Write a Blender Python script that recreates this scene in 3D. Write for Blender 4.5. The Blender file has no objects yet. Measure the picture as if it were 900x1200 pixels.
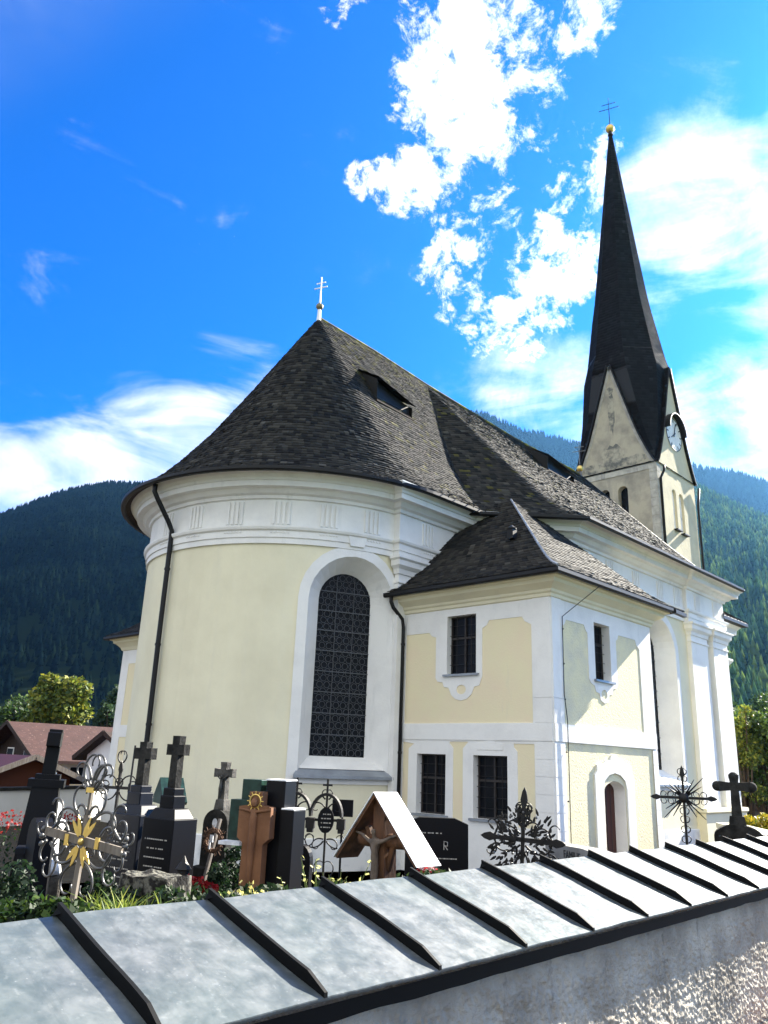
import bpy, math, random
import numpy as np
from mathutils import Vector, Matrix, noise
from mathutils.geometry import delaunay_2d_cdt

random.seed(7); RNG = np.random.default_rng(7)
scene = bpy.context.scene
COL = scene.collection
R = math.radians; PI = math.pi

# ------------------------------------------------------------------ camera
YAW, PITCH, ROLL, FPX = R(44.077), R(17.568), R(2.208), 922.15
_f = Vector((math.cos(PITCH)*math.cos(YAW), math.cos(PITCH)*math.sin(YAW), math.sin(PITCH)))
_r = Vector((math.sin(YAW), -math.cos(YAW), 0)); _u = _r.cross(_f)
CR = _r*math.cos(ROLL) + _u*math.sin(ROLL); CU = -_r*math.sin(ROLL) + _u*math.cos(ROLL)
cam_d = bpy.data.cameras.new("camera"); cam = bpy.data.objects.new("camera", cam_d); COL.objects.link(cam)
cam.matrix_world = Matrix(((CR.x, CU.x, -_f.x, 0), (CR.y, CU.y, -_f.y, 0), (CR.z, CU.z, -_f.z, 0), (0, 0, 0, 1)))
cam_d.sensor_fit = 'VERTICAL'; cam_d.sensor_height = 36; cam_d.sensor_width = 27
cam_d.lens = 36*FPX/1200; cam_d.clip_start = .05; cam_d.clip_end = 20000
scene.camera = cam

# ------------------------------------------------------------------ sun and sky
SUN = Vector((1.0, -0.12, 0.625)).normalized()
sd = bpy.data.lights.new("sun", 'SUN'); sd.energy = 5.0; sd.angle = R(.5); sd.color = (1, .93, .80)
so = bpy.data.objects.new("sun", sd); COL.objects.link(so); so.rotation_euler = SUN.to_track_quat('Z', 'Y').to_euler()
so.location = (30, -20, 60)
scene.view_settings.view_transform = 'Standard'; scene.view_settings.look = 'None'
scene.view_settings.exposure = EXPOSURE = 2.5; scene.view_settings.gamma = 1; scene.view_settings.use_curve_mapping = False
scene.cycles.use_denoising = True
scene.cycles.max_bounces = 6; scene.cycles.diffuse_bounces = 3; scene.cycles.glossy_bounces = 3
scene.cycles.volume_bounces = 0; scene.cycles.caustics_reflective = False; scene.cycles.caustics_refractive = False

def ray(px, py):                      # direction through a point of the 900x1200 photograph
    d = CR*((px-450)/FPX) - CU*((py-600)/FPX) + _f
    return d.normalized()
def at(px, py, D):                    # point at horizontal distance D in that direction
    d = ray(px, py); return d*(D/math.hypot(d.x, d.y))

class NT:
    def __init__(s, tree): s.t = tree; tree.nodes.clear()
    def n(s, typ, **kw):
        nd = s.t.nodes.new(typ)
        for k, v in kw.items():
            if k.startswith('_'): setattr(nd, k[1:], v)
            else:
                key = int(k[1:]) if k[0] == 'i' and k[1:].isdigit() else k.replace('__', ' ')
                if isinstance(v, bpy.types.NodeSocket): s.t.links.new(v, nd.inputs[key])
                else: nd.inputs[key].default_value = v
        return nd
    def math(s, op, a, b=0.0, c=0.0, clamp=False):
        nd = s.n('ShaderNodeMath', _operation=op, _use_clamp=clamp)
        for i, v in enumerate((a, b, c)):
            if isinstance(v, bpy.types.NodeSocket): s.t.links.new(v, nd.inputs[i])
            else: nd.inputs[i].default_value = v
        return nd.outputs[0]
    def mix(s, fac, a, b, typ='MIX'):
        nd = s.n('ShaderNodeMix', _data_type='RGBA', _blend_type=typ)
        for i, v in ((0, fac), (6, a), (7, b)):
            if isinstance(v, bpy.types.NodeSocket): s.t.links.new(v, nd.inputs[i])
            else: nd.inputs[i].default_value = v if i == 0 else tuple(v)[:3]+(1,)
        return nd.outputs[2]
    def ramp(s, fac, stops, interp='LINEAR'):
        nd = s.n('ShaderNodeValToRGB'); nd.color_ramp.interpolation = interp
        s.t.links.new(fac, nd.inputs[0]); el = nd.color_ramp.elements
        while len(el) < len(stops): el.new(.5)
        for e, (p, c) in zip(el, stops):
            e.position = p; e.color = (c, c, c, 1) if isinstance(c, (int, float)) else tuple(c)[:3]+(1,)
        return nd.outputs[0]
    def range(s, v, a, b, c=0.0, d=1.0, smooth=False):
        nd = s.n('ShaderNodeMapRange', _clamp=True, _interpolation_type='SMOOTHSTEP' if smooth else 'LINEAR')
        s.t.links.new(v, nd.inputs[0])
        for i, x in enumerate((a, b, c, d)): nd.inputs[i+1].default_value = x
        return nd.outputs[0]
    def noise(s, vec, scale, detail=4, rough=.5, dist=0.0):
        nd = s.n('ShaderNodeTexNoise', Scale=scale, Detail=detail, Roughness=rough, Distortion=dist)
        if vec is not None: s.t.links.new(vec, nd.inputs['Vector'])
        return nd.outputs[0]

world = bpy.data.worlds.new("World"); scene.world = world; world.use_nodes = True
def build_world():
    W = NT(world.node_tree)
    sky = W.n('ShaderNodeTexSky', _sky_type='NISHITA'); sky.sun_disc = False
    sky.sun_elevation = math.asin(SUN.z); sky.sun_rotation = math.atan2(SUN.x, SUN.y)
    sky.altitude = 700; sky.air_density = 1.0; sky.dust_density = .6; sky.ozone_density = 2.5
    blue = W.mix(1.0, sky.outputs[0], (.0, .44, 1.12), 'MULTIPLY')
    tc = W.n('ShaderNodeTexCoord').outputs['Generated']
    def blobs(lst):
        tot = None
        for (px, py, r, k) in lst:
            d = ray(px, py)
            dp = W.n('ShaderNodeVectorMath', _operation='DOT_PRODUCT'); W.t.links.new(tc, dp.inputs[0]); dp.inputs[1].default_value = d
            a = r/960.0
            m = W.range(dp.outputs['Value'], math.cos(a*1.6), math.cos(a*.2), 0, k, True)
            tot = m if tot is None else W.math('MAXIMUM', tot, m)
        return tot
    cum = blobs([(500, 15, 38, .9), (545, 25, 45, .95), (610, 25, 45, .8), (505, 95, 48, .9), (550, 120, 55, .95), (610, 115, 48, .8), (475, 225, 42, .95),
                 (535, 245, 42, .75), (590, 190, 45, .7), (640, 175, 42, .75), (552, 312, 58, 1.), (600, 345, 66, 1.), (635, 300, 62, 1.), (585, 270, 50, .95), (680, 240, 40, .7),
                 (620, 385, 38, .8), (680, 30, 38, .75), (425, 215, 24, .85), (402, 2, 30, .8), (700, 180, 35, .7), (650, 230, 45, .8)])
    v = W.n('ShaderNodeMapping'); W.t.links.new(tc, v.inputs[0]); v.inputs['Location'].default_value = (3.1, 1.7, .4)
    n1 = W.noise(v.outputs[0], 8.5, 12, .68, .3)
    n5 = W.noise(v.outputs[0], 30, 8, .7, .4)
    dn = W.math('ADD', W.math('ADD', W.math('MULTIPLY', W.math('SUBTRACT', n1, .5), 4.2), W.math('MULTIPLY', W.math('SUBTRACT', n5, .5), 2.6)), W.math('SUBTRACT', W.math('MULTIPLY', cum, 1.45), 1.06))
    dcum = W.range(dn, -.22, .40, 0, 1, True)
    # soft bright veil towards the sun and low cirrus on the left
    veil = blobs([(815, 240, 80, .66), (855, 320, 65, .55), (770, 330, 50, .45), (870, 490, 70, .72), (630, 460, 70, .60), (810, 520, 60, .72), (690, 470, 60, .60), (600, 440, 40, .5), (1040, 300, 150, .8)])
    # unseen bright cloud banks, added behind the camera to fill the shaded walls
    bk = W.n('ShaderNodeVectorMath', _operation='DOT_PRODUCT'); W.t.links.new(tc, bk.inputs[0]); bk.inputs[1].default_value = (-.86, -.25, .45)
    bkm = W.range(bk.outputs['Value'], -.10, .55, 0, 1, True)
    st = W.n('ShaderNodeMapping'); W.t.links.new(tc, st.inputs[0]); st.inputs['Scale'].default_value = (1, 1, 3.4); st.inputs['Rotation'].default_value = (0.5, .3, 0)
    n3 = W.noise(st.outputs[0], 4.2, 7, .58, .7)
    dv = W.range(W.math('ADD', W.math('MULTIPLY', W.math('SUBTRACT', n1, .5), 1.3), W.math('ADD', W.math('MULTIPLY', W.math('SUBTRACT', n3, .5), 2.4), W.math('SUBTRACT', W.math('MULTIPLY', veil, 1.2), .85))), -.6, .62, 0, .95, True)
    cir = blobs([(-60, 470, 80, .5), (20, 575, 60, .85), (100, 555, 70, .8), (-80, 590, 100, .9), (150, 490, 70, .62), (215, 500, 60, .66), (280, 430, 60, .45), (195, 540, 50, .62), (60, 510, 70, .5), (20, 540, 60, .6)])
    dc = W.range(W.math('ADD', W.math('MULTIPLY', W.math('SUBTRACT', n3, .5), 2.9), W.math('SUBTRACT', W.math('MULTIPLY', cir, 1.3), .95)), -.5, .8, 0, .85, True)
    n4 = W.noise(tc, 2.6, 6, .6, .3)
    dbk = W.math('MULTIPLY', bkm, W.range(n4, .34, .52, .15, 1, True))
    dens = W.math('MAXIMUM', W.math('MAXIMUM', W.math('MAXIMUM', dcum, dv), dc), dbk)
    thick = W.ramp(W.noise(v.outputs[0], 14, 6, .6, .2), [(.3, (.62, .74, .92)), (.62, (1, 1, 1))])
    col = W.mix(dens, blue, W.mix(1.0, thick, (6.8, 6.6, 6.1), 'MULTIPLY'))
    bg = W.n('ShaderNodeBackground', Color=col, Strength=.05)
    out = W.n('ShaderNodeOutputWorld'); W.t.links.new(bg.outputs[0], out.inputs[0])
build_world()

# ------------------------------------------------------------------ materials
MATS = {}
def pmat(name, col, rough=.8, spec=.3, metal=0.0, col2=None, nscale=3.0, nlo=.35, nhi=.65, bump=0.0, bscale=40.0, bdetail=4, coord='Object', extra=None, stretch=None, streak=None):
    if name in MATS: return MATS[name]
    m = bpy.data.materials.new(name); m.use_nodes = True; T = NT(m.node_tree)
    tc = T.n('ShaderNodeTexCoord').outputs[coord]
    vec = tc
    if stretch:
        mp = T.n('ShaderNodeMapping'); T.t.links.new(tc, mp.inputs[0]); mp.inputs['Scale'].default_value = stretch; vec = mp.outputs[0]
    c = None
    if col2 is not None:
        f = T.ramp(T.noise(vec, nscale, 6, .6), [(nlo, 0.0), (nhi, 1.0)])
        c = T.mix(f, col, col2)
    if streak:                       # (colour, scale, lo, hi) vertical weather streaks
        mp = T.n('ShaderNodeMapping'); T.t.links.new(tc, mp.inputs[0]); mp.inputs['Scale'].default_value = (1, 1, .15)
        f = T.ramp(T.noise(mp.outputs[0], streak[1], 6, .65), [(streak[2], 0.0), (streak[3], 1.0)])
        c = T.mix(f, c if c is not None else col, streak[0])
    b = T.n('ShaderNodeBsdfPrincipled', Roughness=rough, Metallic=metal)
    b.inputs['Specular IOR Level'].default_value = spec
    if extra: c = extra(T, tc, c if c is not None else tuple(col)+(1,), b) or c
    if isinstance(c, bpy.types.NodeSocket): T.t.links.new(c, b.inputs['Base Color'])
    else: b.inputs['Base Color'].default_value = tuple(col)[:3]+(1,)
    if bump:
        bp = T.n('ShaderNodeBump', Strength=1.0, Distance=bump)
        T.t.links.new(T.noise(vec, bscale, bdetail, .6), bp.inputs['Height']); T.t.links.new(bp.outputs[0], b.inputs['Normal'])
    o = T.n('ShaderNodeOutputMaterial'); T.t.links.new(b.outputs[0], o.inputs[0])
    MATS[name] = m; return m

def attr_mat(name, rough=.75, spec=.3, translucent=0.0, mul=1.0):
    if name in MATS: return MATS[name]
    m = bpy.data.materials.new(name); m.use_nodes = True; T = NT(m.node_tree)
    a = T.n('ShaderNodeVertexColor', _layer_name='tint')
    b = T.n('ShaderNodeBsdfPrincipled', Roughness=rough); b.inputs['Specular IOR Level'].default_value = spec
    T.t.links.new(a.outputs[0], b.inputs['Base Color']); sh = b.outputs[0]
    if translucent:
        tr = T.n('ShaderNodeBsdfTranslucent'); T.t.links.new(a.outputs[0], tr.inputs[0])
        mx = T.n('ShaderNodeMixShader'); mx.inputs[0].default_value = translucent
        T.t.links.new(sh, mx.inputs[1]); T.t.links.new(tr.outputs[0], mx.inputs[2]); sh = mx.outputs[0]
    o = T.n('ShaderNodeOutputMaterial'); T.t.links.new(sh, o.inputs[0])
    MATS[name] = m; return m

WHITE = (.80, .79, .76); CREAM = (.78, .73, .54); YELLOW = (.78, .70, .47)
M = dict(
    white=pmat('white limewash', WHITE, .9, .15, col2=(.70, .69, .67), nscale=1.6, nlo=.45, nhi=.75, bump=.004, bscale=22, streak=((.60, .60, .58), 3.0, .60, .80)),
    stain=pmat('weathered white limewash', (.74, .74, .72), .9, .15, col2=(.45, .47, .48), nscale=2.6, nlo=.5, nhi=.72, bump=.004, bscale=25),
    cream=pmat('cream limewash', CREAM, .92, .12, col2=(.68, .63, .46), nscale=.8, nlo=.4, nhi=.75, bump=.003, bscale=18, streak=((.68, .64, .50), 1.5, .56, .85)),
    yellow=pmat('yellow limewash', YELLOW, .92, .12, col2=(.78, .65, .47), nscale=.9, nlo=.42, nhi=.7, streak=((.62, .58, .46), 2.2, .60, .80), bump=.004, bscale=30),
    rough_yellow=pmat('rough yellow roughcast', (.78, .71, .46), .95, .1, col2=(.66, .61, .45), nscale=2.5, bump=.016, bscale=30, bdetail=8, streak=((.55, .52, .42), 2.5, .58, .80)),
    tower=pmat('old shaded tower plaster', (.43, .39, .30), .95, .1, col2=(.24, .225, .19), nscale=1.1, nlo=.42, nhi=.70, bump=.008, bscale=9, streak=((.22, .215, .20), 1.5, .54, .78)),  # base darkened for the tower's shaded faces; the streaks are weathering
    metal=pmat('dark painted gutter metal', (.010, .010, .011), .5, .25, bump=.001, bscale=30),
    iron=pmat('black wrought iron', (.008, .008, .009), .5, .28, col2=(.016, .014, .012), nscale=30, bump=.001, bscale=90),
    ironlight=pmat('worn silver grey iron', (.055, .055, .058), .36, .5, .5, col2=(.15, .145, .135), nscale=12, bump=.001, bscale=80),
    gold=pmat('gilded metal', (.80, .56, .16), .35, .6, .75),
    zinc=pmat('grey sheet metal', (.30, .33, .37), .5, .5, .3, col2=(.22, .24, .27), nscale=3),
    glass=pmat('dark leaded glass', (.004, .005, .007), .3, .10, col2=(.007, .008, .012), nscale=2.0, bump=.004, bscale=6),
    lead=pmat('lead cames', (.075, .08, .09), .5, .4),
    woodframe=pmat('dark window wood', (.035, .03, .028), .6, .3),
    door=pmat('red brown painted boards', (.085, .028, .022), .65, .3, col2=(.05, .02, .016), nscale=6, stretch=(8, 8, .6)),
    granite=pmat('polished black granite', (.005, .005, .006), .35, .12, col2=(.009, .009, .011), nscale=160),
    bluegranite=pmat('polished dark grey granite', (.013, .015, .022), .35, .15, col2=(.010, .011, .015), nscale=120),
    greenmarble=pmat('dark green marble', (.006, .02, .016), .3, .3, col2=(.014, .045, .034), nscale=9),
    oldstone=pmat('weathered dark stone', (.038, .037, .034), .9, .1, col2=(.013, .013, .012), nscale=9, bump=.01, bscale=30),
    midstone=pmat('grey brown stone', (.12, .112, .10), .9, .12, col2=(.045, .043, .04), nscale=7, bump=.012, bscale=24),
    marble=pmat('white marble', (.72, .73, .75), .6, .3, col2=(.45, .47, .50), nscale=7, nlo=.45, nhi=.7, bump=.004, bscale=30),
    brown=pmat('brown carved stone', (.21, .10, .05), .75, .2, col2=(.14, .065, .033), nscale=4, bump=.004, bscale=30),
    wood=pmat('brown weathered wood', (.15, .07, .035), .75, .2, col2=(.06, .032, .018), nscale=5, stretch=(3, 3, .6), bump=.003, bscale=30),
    greywood=pmat('grey weathered wood', (.22, .19, .16), .8, .2, col2=(.12, .10, .08), nscale=6, stretch=(4, 4, .5)),
    corpus=pmat('pale carved wood', (.17, .13, .10), .7, .2, col2=(.09, .07, .055), nscale=20),
    whitemetal=pmat('white painted sheet', (.82, .83, .85), .5, .4),
    lettering=pmat('pale engraved lettering', (.42, .40, .36), .6, .3),
    darkletter=pmat('dark engraved lettering', (.05, .05, .05), .8, .2),
    twig=pmat('wicker twigs', (.12, .07, .045), .85, .15),
    soil=pmat('dark soil', (.045, .035, .026), .95, .1, col2=(.07, .06, .04), nscale=8, bump=.02, bscale=20),
    asphalt=pmat('asphalt', (.055, .055, .058), .92, .2, col2=(.075, .073, .07), nscale=20, bump=.004, bscale=120),
    leafmould=pmat('fallen leaves', (.42, .17, .07), .9, .1, col2=(.22, .09, .04), nscale=30),
    tile=pmat('red brown roof tiles', (.05, .022, .018), .8, .25, col2=(.035, .015, .012), nscale=2, streak=((.16, .10, .085), 5, .60, .70), bump=.01, bscale=20),
    redroof=pmat('red metal roof', (.05, .007, .010), .6, .2, col2=(.03, .005, .007), nscale=4),
    darkwood=pmat('dark chalet timber', (.045, .028, .02), .8, .2, col2=(.025, .016, .012), nscale=6),
    housewhite=pmat('white house render', (.76, .76, .75), .9, .15, col2=(.70, .70, .69), nscale=1.2),
    bark=pmat('bark', (.09, .065, .045), .9, .1, col2=(.05, .038, .03), nscale=8, bump=.01, bscale=20),
    clockface=pmat('white clock face', (.78, .78, .76), .7, .2, col2=(.6, .6, .58), nscale=5),
)

# ------------------------------------------------------------------ mesh helpers
class MB:
    def __init__(s): s.v = []; s.f = []; s.uv = None; s.col = None
    def add(s, vs, fs):
        o = len(s.v); s.v += [tuple(p) for p in vs]; s.f += [tuple(i+o for i in f) for f in fs]; return s
    def box(s, c, d, rz=0.0, m=None, taper=1.0):
        x, y, z = d[0]/2, d[1]/2, d[2]/2
        p = [(-x, -y, -z), (x, -y, -z), (x, y, -z), (-x, y, -z), (-x*taper, -y*taper, z), (x*taper, -y*taper, z), (x*taper, y*taper, z), (-x*taper, y*taper, z)]
        mm = Matrix.Translation(Vector(c)) @ (m if m is not None else Matrix.Rotation(rz, 4, 'Z'))
        return s.add([mm @ Vector(q) for q in p], [(0, 3, 2, 1), (4, 5, 6, 7), (0, 1, 5, 4), (1, 2, 6, 5), (2, 3, 7, 6), (3, 0, 4, 7)])
    def quad(s, a, b, c, d): return s.add([a, b, c, d], [(0, 1, 2, 3)])
    def beam(s, a, b, w, h):                 # rectangular bar between two points
        a, b = Vector(a), Vector(b); d = b-a; q = d.to_track_quat('X', 'Z').to_matrix().to_4x4()
        return s.box((a+b)/2, (d.length, w, h), m=q)
    def tube(s, pts, r, n=6, cap=True, closed=False):
        pts = [Vector(p) for p in pts]; k = len(pts)
        if k < 2: return s
        rr = r if isinstance(r, (list, tuple)) else [r]*k
        t0 = (pts[1]-pts[0]).normalized(); up = Vector((0, 0, 1)) if abs(t0.z) < .9 else Vector((1, 0, 0))
        nx = t0.cross(up).normalized(); o = len(s.v)
        for i, p in enumerate(pts):
            t = (pts[(i+1) % k] - pts[i-1]) if closed else (pts[min(i+1, k-1)] - pts[max(i-1, 0)])
            t.normalize(); nx = (nx - t*nx.dot(t)).normalized(); ny = t.cross(nx)
            for j in range(n):
                a = 2*PI*j/n; s.v.append(tuple(p + (nx*math.cos(a)+ny*math.sin(a))*rr[i]))
        for i in range(k if closed else k-1):
            for j in range(n):
                a, b = o+i*n+j, o+i*n+(j+1) % n; c, d = o+((i+1) % k)*n+(j+1) % n, o+((i+1) % k)*n+j
                s.f.append((a, b, c, d))
        if cap and not closed:
            s.f.append(tuple(o+j for j in range(n))[::-1]); s.f.append(tuple(o+(k-1)*n+j for j in range(n)))
        return s
    def lathe(s, prof, c=(0, 0, 0), n=12, sx=1.0, sy=1.0):
        o = len(s.v)
        for r, z in prof:
            for j in range(n): a = 2*PI*j/n; s.v.append((c[0]+r*math.cos(a)*sx, c[1]+r*math.sin(a)*sy, c[2]+z))
        for i in range(len(prof)-1):
            for j in range(n): s.f.append((o+i*n+j, o+i*n+(j+1) % n, o+(i+1)*n+(j+1) % n, o+(i+1)*n+j))
        s.f.append(tuple(o+j for j in range(n))[::-1]); s.f.append(tuple(o+(len(prof)-1)*n+j for j in range(n)))
        return s
    def ball(s, c, r, n=10, sz=1.0, sx=1.0, sy=1.0):
        return s.lathe([(max(1e-4, math.sin(PI*i/n))*r, -math.cos(PI*i/n)*r*sz) for i in range(n+1)], c, n+2, sx, sy)
    def slab(s, outer, holes, mp, t0, t1, step=None, hole_t=None, skip_outer=False, back=False):
        """flat or bent plate: face at t1 (outline minus holes, mapped by mp(u,v,t)), edges back to t0, hole edges to hole_t"""
        def dens(L):
            if not step: return list(L)
            o = []
            for i, a in enumerate(L):
                b = L[(i+1) % len(L)]; k = max(1, int(math.ceil(math.hypot(b[0]-a[0], b[1]-a[1])/step)))
                o += [(a[0]+(b[0]-a[0])*j/k, a[1]+(b[1]-a[1])*j/k) for j in range(k)]
            return o
        loops = [dens(outer)] + [dens(h) for h in holes]
        pts = []; ed = []
        for L in loops:
            o = len(pts); pts += L; ed += [(o+i, o+(i+1) % len(L)) for i in range(len(L))]
        def inside(p, L):
            c = False; n = len(L)
            for i in range(n):
                a, b = L[i], L[i-1]
                if (a[1] > p[1]) != (b[1] > p[1]) and p[0] < (b[0]-a[0])*(p[1]-a[1])/(b[1]-a[1])+a[0]: c = not c
            return c
        if step:
            us = [p[0] for p in loops[0]]; vs = [p[1] for p in loops[0]]
            nu = int((max(us)-min(us))/step); nv = int((max(vs)-min(vs))/step)
            for i in range(1, nu):
                for j in range(1, nv):
                    p = (min(us)+i*(max(us)-min(us))/nu, min(vs)+j*(max(vs)-min(vs))/nv)
                    if inside(p, loops[0]) and not any(inside(p, L) for L in loops[1:]): pts.append(p)
        r = delaunay_2d_cdt([Vector(p) for p in pts], ed, [], 0, 1e-5)
        vv = [(q.x, q.y) for q in r[0]]; fs = []
        for f in r[2]:
            cx = sum(vv[i][0] for i in f)/len(f); cy = sum(vv[i][1] for i in f)/len(f)
            if inside((cx, cy), loops[0]) and not any(inside((cx, cy), L) for L in loops[1:]): fs.append(tuple(f))
        # orientation: (u,v) ccw seen from +t
        P = [mp(q[0], q[1], t1) for q in vv]; s.add(P, fs)
        if back: s.add([mp(q[0], q[1], t0) for q in vv], [f[::-1] for f in fs])
        for k, L in enumerate(loops):
            tb = t0 if k == 0 else (t0 if hole_t is None else hole_t)
            if k == 0 and skip_outer: continue
            n = len(L); a = [mp(q[0], q[1], t1) for q in L]; b = [mp(q[0], q[1], tb) for q in L]
            s.add(a+b, [(i, n+i, n+(i+1) % n, (i+1) % n) for i in range(n)])
        return s
    def bridge(s, A, B):
        n = len(A); return s.add(list(A)+list(B), [(i, n+i, n+(i+1) % n, (i+1) % n) for i in range(n)])
    def build(s, name, mat, parent=None, smooth=False, world=True):
        me = bpy.data.meshes.new(name); me.from_pydata(s.v, [], s.f); me.validate(); me.update()
        if isinstance(mat, str): mat = M[mat]
        me.materials.append(mat)
        if smooth:
            me.polygons.foreach_set('use_smooth', [True]*len(me.polygons))
        o = bpy.data.objects.new(name, me); COL.objects.link(o)
        if parent is not None:
            o.parent = parent
            if world: o.matrix_parent_inverse = PINV.get(parent.name, Matrix.Identity(4))
            PINV[o.name] = Matrix.Identity(4)
        return o
PINV = {}
def fast_mesh(name, V, F, mat, col=None, parent=None, quads=True):
    me = bpy.data.meshes.new(name); k = F.shape[1]
    me.vertices.add(len(V)); me.vertices.foreach_set('co', V.astype(np.float32).ravel())
    me.loops.add(F.size); me.loops.foreach_set('vertex_index', F.astype(np.int32).ravel())
    me.polygons.add(len(F)); me.polygons.foreach_set('loop_start', np.arange(0, F.size, k, dtype=np.int32))
    me.polygons.foreach_set('loop_total', np.full(len(F), k, dtype=np.int32)); me.update(calc_edges=True)
    if col is not None:
        ca = me.color_attributes.new('tint', 'FLOAT_COLOR', 'POINT'); ca.data.foreach_set('color', np.c_[col, np.ones(len(col))].astype(np.float32).ravel())
    me.materials.append(M[mat] if isinstance(mat, str) else mat)
    o = bpy.data.objects.new(name, me); COL.objects.link(o)
    if parent is not None: o.parent = parent; o.matrix_parent_inverse = PINV.get(parent.name, Matrix.Identity(4)); PINV[o.name] = Matrix.Identity(4)
    return o
def tag(o, label=None, cat=None, group=None, kind=None):
    if label: o['label'] = label
    if cat: o['category'] = cat
    if group: o['group'] = group
    if kind: o['kind'] = kind
    return o
def thing(name, label, cat, loc=(0, 0, 0), rz=0.0, group=None, tilt=(0, 0)):
    o = bpy.data.objects.new(name, None); COL.objects.link(o); o.empty_display_size = .2
    o.location = loc; o.rotation_euler = (tilt[0], tilt[1], rz); tag(o, label, cat, group)
    PINV[o.name] = (Matrix.Translation(Vector(loc))).inverted() if rz == 0 and tilt == (0, 0) else Matrix.Identity(4)
    return o
def lthing(*a, **k):                 # a thing whose parts are written in its own coordinates
    o = thing(*a, **k); PINV[o.name] = Matrix.Identity(4); return o
def arc2(cx, cy, r, a0, a1, n): return [(cx+r*math.cos(R(a0+(a1-a0)*i/n)), cy+r*math.sin(R(a0+(a1-a0)*i/n))) for i in range(n+1)]
def offset(path, d, closed=False):
    """offset to the right-hand side of travel with mitres"""
    n = len(path); out = []
    for i in range(n):
        p = Vector(path[i]); 
        a = Vector(path[i-1]) if (i > 0 or closed) else None; b = Vector(path[(i+1) % n]) if (i < n-1 or closed) else None
        ns = []
        if a is not None: t = (p-a).normalized(); ns.append(Vector((t.y, -t.x)))
        if b is not None: t = (b-p).normalized(); ns.append(Vector((t.y, -t.x)))
        if len(ns) == 2:
            m = (ns[0]+ns[1]); m = m/(1+ns[0].dot(ns[1])) if 1+ns[0].dot(ns[1]) > .2 else ns[0]
        else: m = ns[0]
        out.append((p.x+m.x*d, p.y+m.y*d))
    return out
def sweep(mb, path, prof, closed=False):
    rows = [[(x, y, z) for x, y in offset(path, d, closed)] for d, z in prof]
    n = len(path)
    for k in range(len(rows)-1):
        A, B = rows[k], rows[k+1]
        if closed: mb.bridge(A, B)
        else: mb.add(A+B, [(i, i+1, n+i+1, n+i) for i in range(n-1)])
    if not closed:
        m = len(prof)
        for e in (0, -1):
            mb.add([r[e] for r in rows], [tuple(range(m))])
    return mb

# shingled roof: rows of level curves, each shingle its own slightly tilted plate
def shingles(rows_fn, length, expo=.13, width=.15, lift=.022, seed=1, tint=((.075, .068, .06), (.035, .033, .033)), moss=None, s0=0.0, s1=1.0, twist=.5, snap=False):
    """rows_fn(s) -> polyline (list of 3D points) at slope fraction s (0 eave .. 1 top)"""
    rg = np.random.default_rng(seed); V = []; F = []; C = []
    nr = max(2, int(length/expo))
    def resample(poly, width, ph):
        P = np.array(poly, float); d = np.r_[0, np.cumsum(np.linalg.norm(np.diff(P, axis=0), axis=1))]
        if snap:
            t = [0.0]
            for a_, b_ in zip(d[:-1], d[1:]):
                if b_-a_ < 1e-4: continue
                k_ = max(1, int(round((b_-a_)/width))); t += [a_+(b_-a_)*j/k_ for j in range(1, k_+1)]
            return np.array(t), d, P
        n = max(1, int(d[-1]/width)); t = (np.arange(n+1)) / n*d[-1]
        if n > 2: t[1:-1] += (ph + (rg.random(n-1)-.5)*.35)*d[-1]/n*.9
        t = np.clip(t, 0, d[-1])
        return t, d, P
    def ev(t, d, P): return np.stack([np.interp(t, d, P[:, k]) for k in range(3)], 1)
    for i in range(nr):
        a = s0+(s1-s0)*i/nr; b = s0+(s1-s0)*min(1.0, (i+1.35)/nr)
        pa, pb = rows_fn(a), rows_fn(min(b, 1.0))
        t, d, P = resample(pa, width, (i % 2)*.5-.25)
        db = np.r_[0, np.cumsum(np.linalg.norm(np.diff(np.array(pb, float), axis=0), axis=1))]
        # map by parameter of the vertices so both rows stay in step
        par = np.interp(t, d, np.arange(len(d))); tb = np.interp(par, np.arange(len(db)), db)
        A = ev(t, d, P); B = ev(tb, db, np.array(pb, float))
        a0, a1, b0, b1 = A[:-1], A[1:], B[:-1], B[1:]
        n = np.cross(a1-a0, b0-a0+1e-9); ln = np.linalg.norm(n, axis=1, keepdims=True); ok = (ln[:, 0] > 1e-5); n = n/np.maximum(ln, 1e-9)
        n[n[:, 2] < 0] *= -1
        k = len(a0); tl = lift*(.75+.5*rg.random((k, 1))); tw = (rg.random((k, 1))-.5)*lift*twist
        jd = (rg.random((k, 1))-.5)*.25*expo; dn = (a0-b0); dn /= np.maximum(np.linalg.norm(dn, axis=1, keepdims=True), 1e-6)
        q0 = a0+n*(tl+tw)+dn*jd; q1 = a1+n*(tl-tw)+dn*jd; q2 = b1+n*.002; q3 = b0+n*.002; q4 = a0-n*.004+dn*jd; q5 = a1-n*.004+dn*jd
        q0, q1, q2, q3, q4, q5 = [q[ok] for q in (q0, q1, q2, q3, q4, q5)]; k = len(q0)
        if not k: continue
        o = sum(len(x) for x in V); V.append(np.stack([q0, q1, q2, q3, q4, q5], 1).reshape(-1, 3))
        idx = o+np.arange(k)[:, None]*6
        F.append(np.concatenate([idx+np.array([[0, 1, 2, 3]]), idx+np.array([[4, 5, 1, 0]])]))
        f = rg.random((k, 1)); c = np.array(tint[0])*f+np.array(tint[1])*(1-f); c = c*(.24+.17*rg.random((k, 1))); big = rg.random((k, 1)) < .05; c = np.where(big, c*2.0, c)
        if moss is not None:
            mm = moss(q0)[:, None]; pick = (rg.random((k, 1)) < mm); c = np.where(pick, np.array([.07, .066, .022])*(.5+.8*rg.random((k, 1))), c)
        C.append(np.repeat(c, 6, axis=0))
    return np.concatenate(V), np.concatenate(F), np.concatenate(C)
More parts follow.
